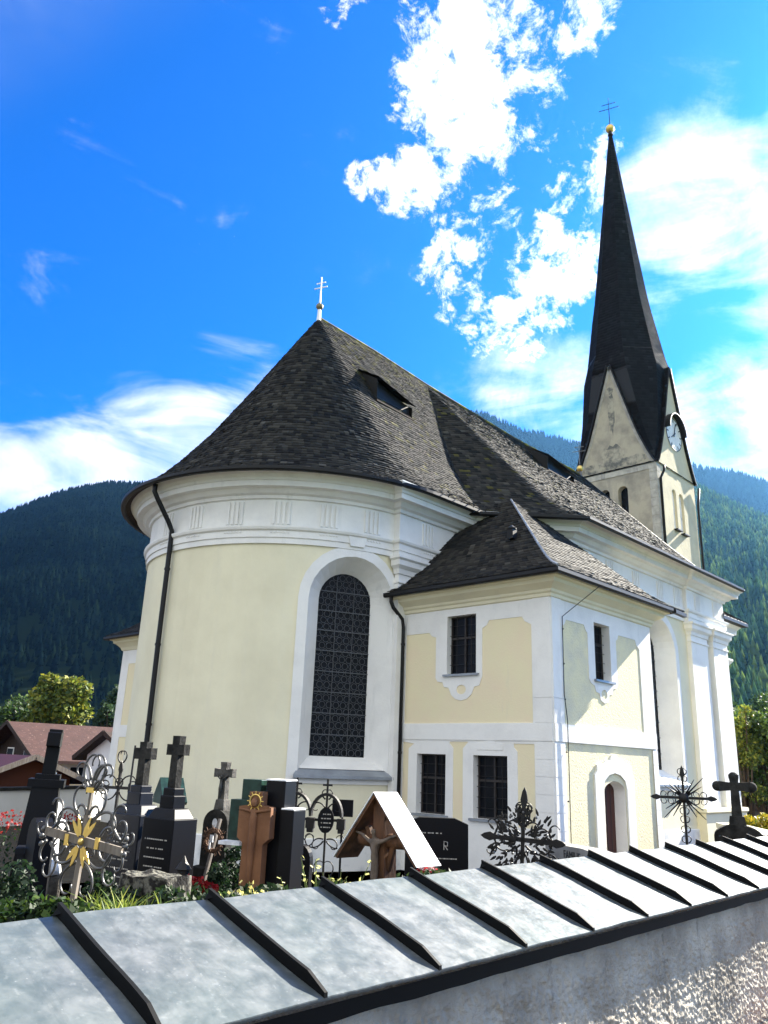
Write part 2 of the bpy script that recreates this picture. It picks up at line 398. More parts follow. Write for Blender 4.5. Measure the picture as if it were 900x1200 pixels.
def roof_part(name, parent, sets, mat):
    Vs, Fs, Cs = [], [], []; o = 0
    for V, F, C in sets: Vs.append(V); Fs.append(F+o); Cs.append(C); o += len(V)
    return fast_mesh(name, np.concatenate(Vs), np.concatenate(Fs), mat, np.concatenate(Cs), parent)
SHING = attr_mat('larch shingles', .74, .12)
def under(mb, rows_fn, n=12, drop=.03):       # closed skin just below the shingles
    prev = None
    for i in range(n+1):
        row = [(p[0], p[1], p[2]-drop) for p in rows_fn(i/n)]
        if prev is not None:
            k = len(row); mb.add(prev+row, [(j, j+1, k+j+1, k+j) for j in range(k-1)])
        prev = row
    return mb

def text_mesh(name, body, size, mat, parent, loc, rot, extrude=.002, align='CENTER'):
    cu = bpy.data.curves.new(name, 'FONT'); cu.body = body; cu.size = size; cu.extrude = extrude; cu.align_x = align; cu.align_y = 'CENTER'
    tmp = bpy.data.objects.new(name+'_tmp', cu); COL.objects.link(tmp)
    dg = bpy.context.evaluated_depsgraph_get(); me = bpy.data.meshes.new_from_object(tmp.evaluated_get(dg)); bpy.data.objects.remove(tmp)
    me.materials.clear(); me.materials.append(M[mat]); o = bpy.data.objects.new(name, me); COL.objects.link(o)
    o.parent = parent; o.location = loc; o.rotation_euler = rot
    return o
def leaf_cloud(centres, n, size, cols, rg, squash=1.0, flat=0.0):
    """centres: list of (x,y,z,r); random leaf quads on/in the clumps -> V,F,C"""
    w = np.array([c[3]**2 for c in centres]); w = w/w.sum(); idx = rg.choice(len(centres), n, p=w)
    cc = np.array(centres)[idx]; d = rg.normal(size=(n, 3)); d /= np.linalg.norm(d, axis=1, keepdims=True)
    rad = cc[:, 3:4]*(rg.random((n, 1))**.45); p = cc[:, :3]+d*rad*np.array([1, 1, squash])
    a = rg.normal(size=(n, 3))+d*.6; a /= np.linalg.norm(a, axis=1, keepdims=True)
    u = np.cross(a, rg.normal(size=(n, 3))); u /= np.linalg.norm(u, axis=1, keepdims=True); v = np.cross(a, u)
    s = size*(.6+.8*rg.random((n, 1)))
    V = np.stack([p-u*s*.5, p-v*s*.3, p+u*s*.5, p+v*s*.3], 1).reshape(-1, 3); F = np.arange(n*4).reshape(-1, 4)
    base = np.array(cols)[rg.integers(0, len(cols), n)]*(.7+.6*rg.random((n, 1)))
    return V, F, np.repeat(base, 4, axis=0)
LEAF = attr_mat('leaves', .6, .3, .35)
CONIFER = attr_mat('conifer foliage', 1.0, 0.0)

# ================================================================== THE CHURCH
GZ = -2.2                                    # churchyard ground
CX, CY, CR_ = 13.9, 16.6, 4.1
church = thing('church', 'cream and white baroque village church with round apse, dark shingle roofs and slender pointed spire', 'church', (20, 16.6, GZ))
def part(mb, name, mat, parent=church, smooth=False, label=None):
    o = mb.build(name, mat, parent, smooth)
    if label: o['label'] = label
    return o
mpC = lambda u, v, t: (CX+(CR_+t)*math.cos(u/CR_), CY+(CR_+t)*math.sin(u/CR_), v)
mpE = lambda u, v, t: (13.65-t, u, v)
mpS = lambda u, v, t: (u, 8.45-t, v)
mpN = lambda u, v, t: (u, 10.5-t, v)
def arch(uc, hw, z0, z1, n=14, flat=1.0):
    """arched loop: bottom left, bottom right, up the side, over the arch, down (ns side points)"""
    zs = z1-hw*flat; L = [(uc-hw, z0), (uc+hw, z0)]
    L += [(uc+hw, z0+(zs-z0)*i/6) for i in range(1, 6)]
    L += [(uc+hw*math.cos(PI*i/n), zs+hw*flat*math.sin(PI*i/n)) for i in range(n+1)]
    L += [(uc-hw, z0+(zs-z0)*i/6) for i in range(5, 0, -1)]
    return L
def rect(u0, u1, v0, v1): return [(u0, v0), (u1, v0), (u1, v1), (u0, v1)]

def church_window(uc, mp, depth_pt, ring=True, flat_n=None):
    """deep splayed round-arched window: frame band, splay, sill, leaded pane"""
    outer = arch(uc, 1.28, -.50, 4.74); hole = arch(uc, 1.05, -.26, 4.5)
    f = MB(); f.slab(outer, [hole], mp, 0, .035, step=.35 if flat_n is None else None)
    fr = part(f, 'window_frame', 'white')
    inn = [depth_pt(u, v) for u, v in arch(0, .65, .06, 4.2)]
    out = [mp(u, v, .034) for u, v in hole]
    sp = MB().bridge(out, inn); part(sp, 'window_reveal', 'white', fr)
    w = MB(); L = arch(0, .655, .05, 4.205)
    w.add([depth_pt(u, v, -.02) for u, v in L], [tuple(range(len(L)))]); gl = part(w, 'window', 'glass')
    lat = MB()
    rr = .082
    nrow = int(4.1/(rr*1.74))
    def ins(x, z): 
        return abs(x) < .6 and z > .1 and (z < 3.55 or math.hypot(x, z-3.55) < .62)
    for j in range(nrow+1):
        z = .06+rr*1.0+j*rr*1.78
        for i in range(-4, 5):
            x = i*rr*2.05+(rr if j % 2 else 0)
            if ins(x, z): lat.tube([depth_pt(x+rr*.86*math.cos(2*PI*k/10), z+rr*.86*math.sin(2*PI*k/10), 0.0) for k in range(10)], .0062, 3, closed=True)
    for k in range(1, 9):
        z = .06+k*.46
        hw = .65 if z < 3.55 else math.sqrt(max(0, .65**2-(z-3.55)**2))
        lat.beam(depth_pt(-hw, z, .02), depth_pt(hw, z, .02), .014, .02)
    for x in (-.22, .22): lat.beam(depth_pt(x, .06, .02), depth_pt(x, 4.1, .02), .012, .012)
    part(lat, 'lattice', 'lead', gl)
    s = MB(); n = 8
    top = [depth_pt(-.70+1.40*i/n, .055, .02) for i in range(n+1)]
    fro = [mp(uc-1.13+2.26*i/n, -.33, .16) for i in range(n+1)]; low = [mp(uc-1.13+2.26*i/n, -.39, .16) for i in range(n+1)]; bk = [mp(uc-1.13+2.26*i/n, -.39, .0) for i in range(n+1)]
    # inner flat ledge then sloped sheet
    mid = [mp(uc-1.04+2.08*i/n, -.20, -.02) for i in range(n+1)]
    for A, B in ((top, mid),): s.add(A+B, [(i, i+1, n+2+i, n+1+i) for i in range(n)])
    part(s, 'window_ledge', 'white', fr)
    s = MB()
    mid = [mp(uc-1.05+2.1*i/n, -.205, -.04) for i in range(n+1)]
    for A, B in ((mid, fro), (fro, low), (low, bk)): s.add(A+B, [(i, i+1, n+2+i, n+1+i) for i in range(n)])
    s.add([mid[0], fro[0], low[0], bk[0]], [(0, 1, 2, 3)]); s.add([mid[-1], fro[-1], low[-1], bk[-1]], [(0, 1, 2, 3)])
    part(s, 'window_sill', 'zinc')
    k = MB(); k.slab([(uc-.17, 4.73), (uc+.17, 4.73), (uc+.24, 5.02), (uc-.24, 5.02)], [], mp, 0, .10); part(k, 'keystone', 'white')

# --- walls of chancel and nave
WZ = 4.70
ucw = R(-112.4)*CR_
wl = MB()
wl.slab(rect(R(-180)*CR_, R(-90)*CR_, GZ, WZ), [arch(ucw, 1.05, -.26, 4.5)], mpC, 0, 0, step=.4)
wl.slab(rect(-.0, 0.01, 0, .01), [], mpC, 0, 0) if False else None
sweep(wl, [(17.93, 22.7), (15.98, 20.7)]+arc2(CX, CY, CR_, 90, 180, 24), [(0, GZ), (0, WZ)])
sweep(wl, [(13.9, 12.5), (15.93, 12.5), (17.93, 10.5)], [(0, GZ), (0, WZ)])
part(wl, 'chancel_wall', 'cream')
wl = MB(); XW = 23.05
wl.slab(rect(17.93, 28.0, GZ, WZ), [arch(XW, 1.05, -.26, 4.5)], mpN, 0, 0)
sweep(wl, [(28, 10.5), (28, 22.7), (17.93, 22.7)], [(0, GZ), (0, WZ)])
part(wl, 'nave_wall', 'cream')
an = R(-112.4); wn = Vector((math.cos(an), math.sin(an), 0)); wt = Vector((-math.sin(an), math.cos(an), 0)); wc = Vector((CX, CY, 0))
church_window(ucw, mpC, lambda u, v, t=0.0: tuple(wc+wn*(3.55+t)+wt*u+Vector((0, 0, v))))
church_window(XW, mpN, lambda u, v, t=0.0: (XW+u, 10.98-t, v), flat_n=1)
# plinth
pl = MB(); base = [(15.98, 20.8)]+arc2(CX, CY, CR_, 90, 262, 50)+[(13.33, 12.36), (13.7, 12.36)]
sweep(pl, base, [(0, -1.57), (.05, -1.59), (.06, GZ)])
sweep(pl, [(18.05, 10.5), (25.0, 10.5)], [(0, -1.57), (.05, -1.59), (.06, GZ)])
part(pl, 'plinth', 'stain')
# entablature
PATH = [(28, 22.7), (17.93, 22.7), (15.98, 20.7)]+arc2(CX, CY, CR_, 90, 262, 60)+[(13.33, 12.36), (15.93, 12.36), (17.93, 10.5), (25.0, 10.5), (25.0, 10.38), (28.0, 10.38), (28, 22.7)]
sweep(en := MB(), PATH, [(0, 4.66), (.05, 4.66), (.05, 4.79), (.08, 4.80), (.08, 4.95), (.13, 4.98), (.15, 5.03), (.15, 5.06), (.03, 5.08)])
part(en, 'architrave', 'white')
sweep(en := MB(), PATH, [(.03, 5.08), (.03, 5.72)]); part(en, 'frieze', 'white')
sweep(en := MB(), PATH, [(.03, 5.72), (.09, 5.73), (.11, 5.80), (.20, 5.83), (.27, 5.90), (.29, 5.92), (.44, 5.93), (.45, 6.05), (.48, 6.06), (.50, 6.11), (.58, 6.17), (.64, 6.25), (.64, 6.28), (.0, 6.30)])
part(en, 'cornice', 'white')
def triglyph(fn, w=.46):
    t = MB()
    for i in range(4):
        u = (i-1.5)*w/4
        t.slab(rect(u-.032, u+.032, 5.12, 5.66), [], fn, .02, .062)
    for i in range(6):
        u = (i-2.5)*w/6; t.slab(rect(u-.02, u+.02, 4.90, 4.94), [], fn, .07, .10)
    part(t, 'triglyph', 'white')
for a in (-107, -122, -137.5, -153, -168.5, 176):
    triglyph(lambda u, v, t, a=a: mpC(R(a)*CR_+u, v, t))
for x in (14.35,): triglyph(lambda u, v, t, x=x: (x+u, 12.36-t, v))
triglyph(lambda u, v, t: (16.9+u*.7-t*.7, 11.46-u*.7-t*.7, v))
for x in (18.5, 20.1, 21.7, 23.3, 24.5): triglyph(lambda u, v, t, x=x: (x+u, 10.5-t, v))
for x in (25.8, 27.3): triglyph(lambda u, v, t, x=x: (x+u, 10.38-t, v))
# pilasters
def pilaster(x0, x1, yf, z0, depth=.12, caps=True):
    p = MB(); y0 = yf-depth
    p.box(((x0+x1)/2, yf-depth/2, (z0+4.65)/2), (x1-x0, depth, 4.65-z0))
    if caps: sweep(p, [(x0, yf+.01), (x0, y0), (x1, y0), (x1, yf+.01)], [(-.01, 4.02), (.03, 4.03), (.03, 4.08), (-.01, 4.09), (-.01, 4.24), (.03, 4.25), (.05, 4.36), (.13, 4.44), (.14, 4.56), (.19, 4.60), (.19, 4.655), (-.05, 4.658)])
    return p
part(pilaster(13.36, 14.2, 12.5, GZ, .13), 'pilaster', 'white')
part(pilaster(25.10, 26.40, 10.5, -1.02, .14), 'pilaster', 'white')
part(pilaster(26.72, 27.96, 10.5, -1.02, .20), 'pilaster', 'white')
pd = MB(); sweep(pd, [(24.85, 10.5), (24.85, 10.22), (28.1, 10.22), (28.1, 10.5)], [(-.2, -.99), (.05, -1.0), (.06, -1.10), (0, -1.16), (0, -2.02), (.06, -2.06), (.06, GZ)]); pd.box((26.47, 10.36, -1.02), (3.25, .28, .06))
part(pd, 'pilaster_pedestal', 'cream')
# west porch
wp = MB(); sweep(wp, [(28.0, 11.1), (29.55, 11.1), (29.55, 22), (28, 22)], [(0, GZ), (0, 4.6)]); part(wp, 'porch_wall', 'white')
wp = MB(); sweep(wp, [(28.0, 11.1), (29.6, 11.1), (29.6, 22), (28, 22)], [(0, 4.45), (.08, 4.5), (.1, 4.7), (.2, 4.85), (.42, 4.92), (.44, 5.08), (.62, 5.25), (.62, 5.3), (0, 5.3)]); part(wp, 'porch_cornice', 'white')
wp = MB(); sweep(wp, [(28.55, 11.1), (28.55, 11.0), (29.6, 11.0), (29.6, 11.3)], [(0, GZ), (0, 3.55), (.05, 3.6), (.05, 3.75), (.12, 3.85), (.2, 3.95), (.2, 4.02), (-.02, 4.03)]); part(wp, 'porch_pilaster', 'white')
wp = MB(); A = [(27.9, 10.3, 5.33), (30.25, 10.3, 5.33), (30.25, 22.8, 5.33)]; B = [(27.9, 13.5, 7.4), (28.6, 13.5, 7.4), (28.6, 19.5, 7.4)]
wp.add(A+B, [(0, 1, 4, 3), (1, 2, 5, 4)]); wp.add([(p[0], p[1], p[2]-.12) for p in A]+A, [(0, 1, 4, 3), (1, 2, 5, 4)]); wp.add([(p[0], p[1], p[2]-.12) for p in A], [(0, 1, 2)])
for k in range(8): wp.beam((28.0+k*.32, 10.3, 5.35), (28.0+k*.1, 13.5, 7.42), .03, .04)
part(wp, 'porch_roof', 'metal')

# --- chancel roof
PR = [(4.93, 6.24), (4.62, 6.46), (4.25, 6.80), (3.75, 7.36), (3.0, 8.32), (2.0, 9.85), (1.0, 11.45), (.02, 13.02)]
_d = np.r_[0, np.cumsum([math.dist(PR[i], PR[i+1]) for i in range(len(PR)-1)])]; _d /= _d[-1]
def prc(s): return float(np.interp(s, _d, [p[0] for p in PR])), float(np.interp(s, _d, [p[1] for p in PR]))
RX = [13.9, 16.4, 19.0, 24.3, 29.6]; RZ = [13.02, 12.93, 12.74, 12.50, 12.46]
def ridge(x): return float(np.interp(x, RX, RZ))
def rows_ch(s, south_only=True, xe=19.3):
    r, z = prc(s); out = []
    a1 = 270
    for i in range(41): a = R(100+(a1-100)*i/40); out.append((CX+r*math.cos(a), CY+r*math.sin(a), z))
    for x in (15.2, 16.4, 17.6, xe): out.append((x, CY-r, 6.24+(z-6.24)*(ridge(x)-6.24)/(13.02-6.24)))
    return out
def rows_chn(s):
    r, z = prc(s); return [(xx, CY+r, 6.24+(z-6.24)*(ridge(xx)-6.24)/6.78) for xx in (28.5, 19, 16.4, 13.9)]+[(CX+r*math.cos(R(a)), CY+r*math.sin(R(a)), z) for a in (92, 96, 100, 101)]
mossf = lambda q: np.clip((q[:, 2]-11.2)/2.2, 0, 1)**1.5*.55*(q[:, 0] > 14)+.10*(q[:, 0] > 14.2)
DARK = ((.085, .082, .085), (.03, .03, .034)); WARM = ((.16, .145, .115), (.06, .056, .048))
def warm_by_side(V, C, f):
    return C
S1 = shingles(rows_ch, 8.6, .135, .15, .026, 3, ((.135, .13, .12), (.028, .031, .040)), mossf, twist=1.1)
roof = roof_part('chancel_roof', church, [S1], SHING)
b = MB(); under(b, rows_ch); under(b, rows_chn); part(b, 'roof_boarding', 'darkwood', roof)
b = MB(); b.tube([(x, CY, ridge(x)+.04) for x in (13.9, 15, 16.4, 18, 19, 21, 24.3, 27, 29.5)], .05, 6); part(b, 'ridge', pmat('mossy ridge', (.10, .095, .075), .95, .1, col2=(.30, .27, .05), nscale=2.2, nlo=.5, nhi=.6, bump=.01, bscale=14), roof)
# --- nave roof
QH = [(0, 0), (.10, .055), (.22, .15), (.40, .335), (1, 1)]
_q = np.r_[0, np.cumsum([math.dist((QH[i][0]*6.9, QH[i][1]*6.4), (QH[i+1][0]*6.9, QH[i+1][1]*6.4)) for i in range(4)])]; _q /= _q[-1]
def rows_nv(s):
    q = float(np.interp(s, _q, [p[0] for p in QH])); h = float(np.interp(s, _q, [p[1] for p in QH]))
    ap = Vector((19.0, CY, 0)); out = []
    for p in ((14.9, 12.42), (15.9, 11.42), (16.9, 10.42), (17.25, 10.08), (17.5, 9.86), (17.8, 9.72), (18.2, 9.66)):
        v = Vector((p[0], p[1], 0)).lerp(ap, q); out.append((v.x, v.y, 6.2+(12.74-6.2)*h))
    for f in (.25, .5, .75, 1.0):
        x0 = 18.2+(28.25-18.2)*f; x1 = 19+(29.7-19)*f; x = x0+(x1-x0)*q
        y = 9.66+(CY-9.66)*q; out.append((x, y, 6.2+(ridge(x1)-6.2)*h))
    return out
def mirror(fn): return lambda s: [(x, 2*CY-y, z) for x, y, z in fn(s)][::-1]
mossn = lambda q: np.full(len(q), .05)
S2 = shingles(rows_nv, 9.4, .14, .16, .024, 5, ((.14, .133, .12), (.034, .036, .043)), mossn, twist=.7)
roof2 = roof_part('nave_roof', church, [S2], SHING)
b = MB(); under(b, rows_nv); under(b, mirror(rows_nv)); part(b, 'roof_boarding', 'darkwood', roof2)
b = MB(); vg = [rows_nv(i/10)[-1] for i in range(11)]
b.tube([(x, y, z-.04) for x, y, z in vg], .06, 6); b.tube([(x, 2*CY-y, z-.04) for x, y, z in vg], .06, 6)
part(b, 'verge_board', 'metal', roof2)
b = MB(); b.add([(28.0, 10.2, 6.2), (29.4, CY, 12.3), (28.0, 23.0, 6.2), (28.0, 16.6, 6.2)], [(0, 1, 3), (1, 2, 3)]); part(b, 'gable_wall', 'tower')
# gutters
def gutter(path, d, z, name='gutter', w=.13):
    g = MB(); sweep(g, path, [(d, z), (d, z-.07), (d+.03, z-.10), (d+w-.03, z-.10), (d+w, z-.07), (d+w, z), (d+w-.015, z), (d+w-.015, z-.05), (d+.02, z-.05), (d, z)])
    o = part(g, name, 'metal'); return o
gutter([(15.98, 20.7)]+arc2(CX, CY, CR_, 90, 270, 70)+[(15.95, 12.5)], .76, 6.25)
gutter([(15.6, 12.83), (17.93, 10.5), (28.2, 10.5)], .76, 6.22)
sf = MB(); sweep(sf, [(15.98, 20.7)]+arc2(CX, CY, CR_, 90, 270, 70)+[(15.95, 12.5)], [(.55, 6.27), (.80, 6.20), (.80, 6.25)]); sweep(sf, [(15.6, 12.83), (17.93, 10.5), (28.2, 10.5)], [(.55, 6.26), (.80, 6.17), (.80, 6.22)]); part(sf, 'soffit', 'darkwood')
br = MB()
for x in np.arange(14.2, 15.8, .5): br.tube([(x, 11.58, 6.22), (x, 11.52, 6.30), (x, 11.62, 6.40)], .012, 5); part(br, 'snow_guard', 'metal'); br = MB()
# dormers: narrow shed dormers with opening and cheeks coloured black for shade
def dormer(xa, xb, y, z0a, z0b, za, zb, da, db, name='dormer', tint=((.15, .14, .115), (.055, .052, .046)), moss=None):
    """ventilation dormer: dark trapezoid opening under a shallow shed roof that runs back into the slope"""
    o_ = MB(); o_.add([(xa, y+.12, z0a-.15), (xb, y+.12, z0b-.15), (xb, y+.12, zb+.02), (xa, y+.12, za+.02)], [(0, 1, 2, 3)]); o = part(o_, name, 'iron')  # black panel stands in for the darkness inside the opening
    A, B, A2, B2 = Vector((xa-.06, y-.10, za)), Vector((xb+.06, y-.10, zb)), Vector((xa-.06, y+da, za+.62*da+.05)), Vector((xb+.06, y+db, zb+.62*db+.05))
    fn = lambda s: [tuple(A.lerp(A2, s)), tuple(B.lerp(B2, s))]
    r = roof_part('dormer_roof', o, [shingles(fn, (A-A2).length, .12, .15, .018, 9, tint, moss)], SHING)
    b = MB(); b.add([A, B, B2, A2], [(0, 1, 2, 3)]); b.add([(xa, y, z0a-.1), (xa, y, za-.02), (xa, y+da, za+.62*da)], [(0, 1, 2)]); b.add([(xb, y, z0b-.1), (xb, y, zb-.02), (xb, y+db, zb+.62*db)], [(0, 1, 2)])
    part(b, 'dormer_boarding', 'iron', o)  # boarding coloured black to carry the shade of the recess
    b = MB(); b.beam((xa-.05, y-.03, z0a-.02), (xb+.05, y-.03, z0b-.02), .06, .05); part(b, 'dormer_sill', 'darkwood', o)
dormer(14.62, 16.15, 14.62, 9.92, 9.85, 10.62, 10.25, .85, .55, moss=mossf)
dormer(23.5, 25.35, 14.48, 10.40, 10.36, 10.95, 10.66, 1.0, .65)
# iron double crosses with a ball on a stem
def finial(x, y, z, h, ball, white=True, arm=.32, mat='whitemetal', rot=R(-20), bz=.4):
    f = MB(); f.lathe([(ball*.62, 0), (ball*.5, bz*.6), (ball*.45, bz)], (x, y, z-.12), 10); o = part(f, 'finial', mat)
    g = MB(); g.ball((x, y, z+bz-.1+ball*.8), ball, 12); part(g, 'ball', 'gold' if not white else pmat('tarnished ball', (.12, .12, .09), .45, .5, .4, col2=(.3, .26, .12), nscale=5), o, True)
    c = MB(); zb = z+bz-.1+ball*1.6; c.tube([(x, y, zb), (x, y, zb+h)], [.03, .015], 6)
    dx, dy = math.sin(rot), math.cos(rot)
    for zz, a in ((.62, arm), (.80, arm*.68)):
        c.beam((x-dx*a, y-dy*a, zb+h*zz), (x+dx*a, y+dy*a, zb+h*zz), .025, .03)
        for s in (-1, 1): c.ball((x+s*dx*a, y+s*dy*a, zb+h*zz), .026, 6)
    c.ball((x, y, zb+h), .03, 6); part(c, 'cross', mat, o)
finial(13.9, CY, 13.05, .95, .115, True, .21, bz=.42)
finial(29.6, CY, 12.5, 1.15, .15, False, .28, 'ironlight', bz=.25)

# --- sacristy (two storeys, south side) and its twin on the north side
def sac_base(mpe, mps, full=True):
    pass
sw = MB()
H1 = rect(10.30, 11.10, 1.86, 3.14); H2 = rect(11.10, 11.91, -1.03, .19); H3 = rect(9.52, 10.37, -1.03, .19)
sw.slab(rect(8.45, 12.5, GZ, 3.45), [H1, H2, H3], mpE, 0, 0, hole_t=-.2)
part(sw, 'sacristy_wall', 'yellow')
sw = MB(); G1 = rect(15.36, 16.05, 1.82, 3.04); G2 = arch(15.95, .45, -2.2, -.22, flat=.45)
G2b = [(15.5, GZ)]+[p for p in arch(15.95, .45, GZ, -.22, flat=.45)[1:]]
sw.slab(rect(13.65, 18.05, GZ, 3.45), [G1], mpS, 0, 0, hole_t=-.25) if False else None
G2c = arch(15.95, .45, GZ+.02, -.22, flat=.45)
sw.slab(rect(13.65, 18.05, GZ, 3.45), [G1, G2c], mpS, 0, 0, hole_t=-.27)
sweep(sw, [(18.05, 8.45), (18.05, 10.6)], [(0, GZ), (0, 3.45)])
part(sw, 'sacristy_wall', 'rough_yellow', label='sunlit roughcast side wall of the annex')
TW = .012
# white render over the yellow fields (east)
U = [(12.32, .83), (12.32, 2.82), (11.62, 2.82), (11.55, 2.74), (11.42, 2.70), (11.42, 1.80), (11.36, 1.72), (11.22, 1.70), (11.18, 1.60), (11.05, 1.58), (10.97, 1.42), (10.85, 1.33), (10.70, 1.30), (10.55, 1.33), (10.43, 1.42), (10.35, 1.58), (10.22, 1.60), (10.18, 1.70), (10.14, 1.80), (10.14, 2.80), (10.02, 2.86), (9.96, 2.96), (9.12, 2.96), (9.06, 2.86), (8.90, 2.78), (8.90, .83)]
disc = [(10.70+.13*math.cos(2*PI*i/12), 1.53+.10*math.sin(2*PI*i/12)) for i in range(12)]
LF = [(12.33, .44), (12.33, -1.12), (12.16, -1.12), (12.16, .30), (12.0, .40)]
LM = [(10.90, -1.12), (10.90, .32), (11.0, .42), (11.0, .455), (10.5, .455), (10.55, .40), (10.64, .32), (10.64, -1.12)]
LR = [(9.28, -1.12), (9.28, .28), (9.36, .36), (9.36, .43), (8.88, .43), (8.88, -1.12)]
we = MB(); we.slab(rect(8.45, 12.5, GZ, 3.45), [U[::-1], disc, H1, H2, H3, LF[::-1], LM[::-1], LR[::-1]], mpE, 0, TW)
we.slab(rect(8.45, 12.48, .49, .825), [], mpE, TW, TW+.02)
we.slab([(9.62, .42), (9.62, .30), (10.27, .30), (10.27, .42), (10.12, .44), (10.05, .50), (9.84, .50), (9.77, .44)], [], mpE, TW, TW+.012)
part(we, 'wall_trim', 'white')
UF = [(14.06, .83), (17.45, .83), (17.45, 2.70), (17.32, 2.78), (17.25, 2.90), (16.45, 2.90), (16.40, 2.80), (16.32, 2.76), (16.32, 1.80), (16.24, 1.70), (16.10, 1.68), (16.05, 1.56), (15.92, 1.54), (15.86, 1.40), (15.70, 1.34), (15.54, 1.40), (15.48, 1.54), (15.35, 1.56), (15.30, 1.68), (15.16, 1.72), (15.08, 1.80), (15.08, 2.76), (15.0, 2.82), (14.94, 2.92), (14.22, 2.92), (14.16, 2.82), (14.06, 2.76)]
disc2 = [(15.70+.13*math.cos(2*PI*i/12), 1.53+.10*math.sin(2*PI*i/12)) for i in range(12)]
outerS = [(13.65, .48), (18.05, .48), (18.05, 3.45), (13.65, 3.45)]
ws = MB(); ws.slab(outerS, [UF, disc2, G1], mpS, 0, TW)
ws.slab([(17.86, GZ), (18.05, GZ), (18.05, .479), (17.86, .479)], [], mpS, 0, TW); ws.slab([(13.65, GZ), (14.05, GZ), (14.05, .479), (13.65, .479)], [], mpS, 0, TW)
ws.slab(rect(13.67, 18.03, .49, .825), [], mpS, TW, TW+.02)
door_out = [(15.12, GZ), (15.44, GZ)]+[(15.44, -.40), (15.50, -.22), (15.70, -.10), (15.95, -.06), (16.2, -.10), (16.40, -.22), (16.46, -.40)]+[(16.46, GZ), (16.78, GZ), (16.78, -.10), (16.68, -.02), (16.68, .10), (16.42, .12), (16.30, .20), (16.12, .20), (16.06, .30), (15.84, .30), (15.78, .20), (15.60, .20), (15.48, .12), (15.22, .10), (15.22, -.02), (15.12, -.10)]
ws.slab(door_out, [], mpS, 0, .035)
part(ws, 'wall_trim', 'white')
q = MB()
zz = [.46, .14, -.18, -.50, -.82, -1.14, -1.46, -1.80, -2.18]
for a, b_ in zip(zz[:-1], zz[1:]):
    q.slab(rect(8.45+.0, 8.86, b_+.012, a), [], mpE, TW, TW+.012); q.slab(rect(13.66, 14.03, b_+.012, a), [], mpS, TW, TW+.012); q.slab(rect(17.80, 18.04, b_+.012, a), [], mpS, TW, TW+.012)
for a, b_ in ((1.30, .84),): q.slab(rect(8.45, 8.86, b_, a), [], mpE, TW, TW+.012); q.slab(rect(13.66, 14.03, b_, a), [], mpS, TW, TW+.012)
q.slab(rect(8.45, 8.86, 1.315, 3.4), [], mpE, TW, TW+.012); q.slab(rect(13.66, 14.03, 1.315, 3.4), [], mpS, TW, TW+.012)
part(q, 'quoins', 'white')
def sash(L, mp, depth, cross=.62, sill=True, nx=1):
    (u0, v0), (u1, v1) = L[0], L[2]; g = MB(); g.slab(L, [], mp, -depth, -depth+.001); w = part(g, 'window', 'glass')
    f = MB(); t = .035
    for r_ in (rect(u0, u0+t, v0, v1), rect(u1-t, u1, v0, v1), rect(u0+t, u1-t, v0, v0+t), rect(u0+t, u1-t, v1-t, v1)): f.slab(r_, [], mp, -depth+.002, -depth+.04)
    um = (u0+u1)/2; vm = v0+(v1-v0)*cross
    f.slab(rect(um-.02, um+.02, v0+t, v1-t), [], mp, -depth+.002, -depth+.045); f.slab(rect(u0+t, u1-t, vm-.022, vm+.022), [], mp, -depth+.002, -depth+.05)
    part(f, 'frame', 'woodframe', w)
    b = MB(); nb = 4
    for i in range(1, nb): 
        if i != nb/2: uu = u0+(u1-u0)*i/nb; b.tube([mp(uu, v0, -depth+.08), mp(uu, v1, -depth+.08)], .007, 5)
    for i in range(1, 6): vv = v0+(v1-v0)*i/6; b.tube([mp(u0, vv, -depth+.08), mp(u1, vv, -depth+.08)], .006, 5)
    part(b, 'bars', 'iron', w)
    if sill: s = MB(); s.slab(rect(u0-.08, u1+.08, v0-.045, v0), [], mp, -depth, .07, back=True); part(s, 'sill', 'zinc', w)
for L_, mp_, dp_ in ((H1, mpE, .17), (H2, mpE, .19), (H3, mpE, .19), (G1, mpS, .22), (G2c, mpS, .262)):
    us = [p[0] for p in L_]; vs = [p[1] for p in L_]; uc_, vc_ = (min(us)+max(us))/2, (min(vs)+max(vs))/2
    sh_ = [(uc_+(p[0]-uc_)*.99, vc_+(p[1]-vc_)*.993) for p in L_]
    rv = MB(); rv.bridge([mp_(u, v, TW-.001) for u, v in sh_], [mp_(u, v, -dp_) for u, v in sh_]); part(rv, 'window_reveal', 'white')
sash(H1, mpE, .17); sash(H2, mpE, .19, .6); sash(H3, mpE, .19, .6); sash(G1, mpS, .22, .65)
d = MB(); d.slab(G2c, [], mpS, -.26, -.25); dd = part(d, 'door', 'door')
h = MB(); 
for i in range(1, 5): h.slab(rect(15.5+i*.18-.008, 15.5+i*.18+.008, GZ+.02, -.3), [], mpS, -.25, -.243)
part(h, 'board_joints', 'woodframe', dd)
sc_path = [(13.65, 12.5), (13.65, 8.45), (18.05, 8.45), (18.05, 10.5)]
sweep(en := MB(), sc_path, [(TW, 3.30), (.05, 3.32), (.05, 3.38), (.09, 3.41), (.10, 3.46), (.20, 3.52), (.28, 3.56), (.29, 3.63), (.38, 3.66), (.38, 3.72), (0, 3.72)]); part(en, 'cornice', 'cream')
gutter([(13.65, 12.62), (13.65, 8.45), (18.3, 8.45)], .43, 3.76, w=.11)
g = MB(); g.beam((18.35, 7.93, 3.70), (18.95, 7.93, 3.68), .11, .09); part(g, 'gutter', 'metal')
SQ = [(0, 0), (.08, .045), (.2, .145), (.35, .30), (1, 1)]
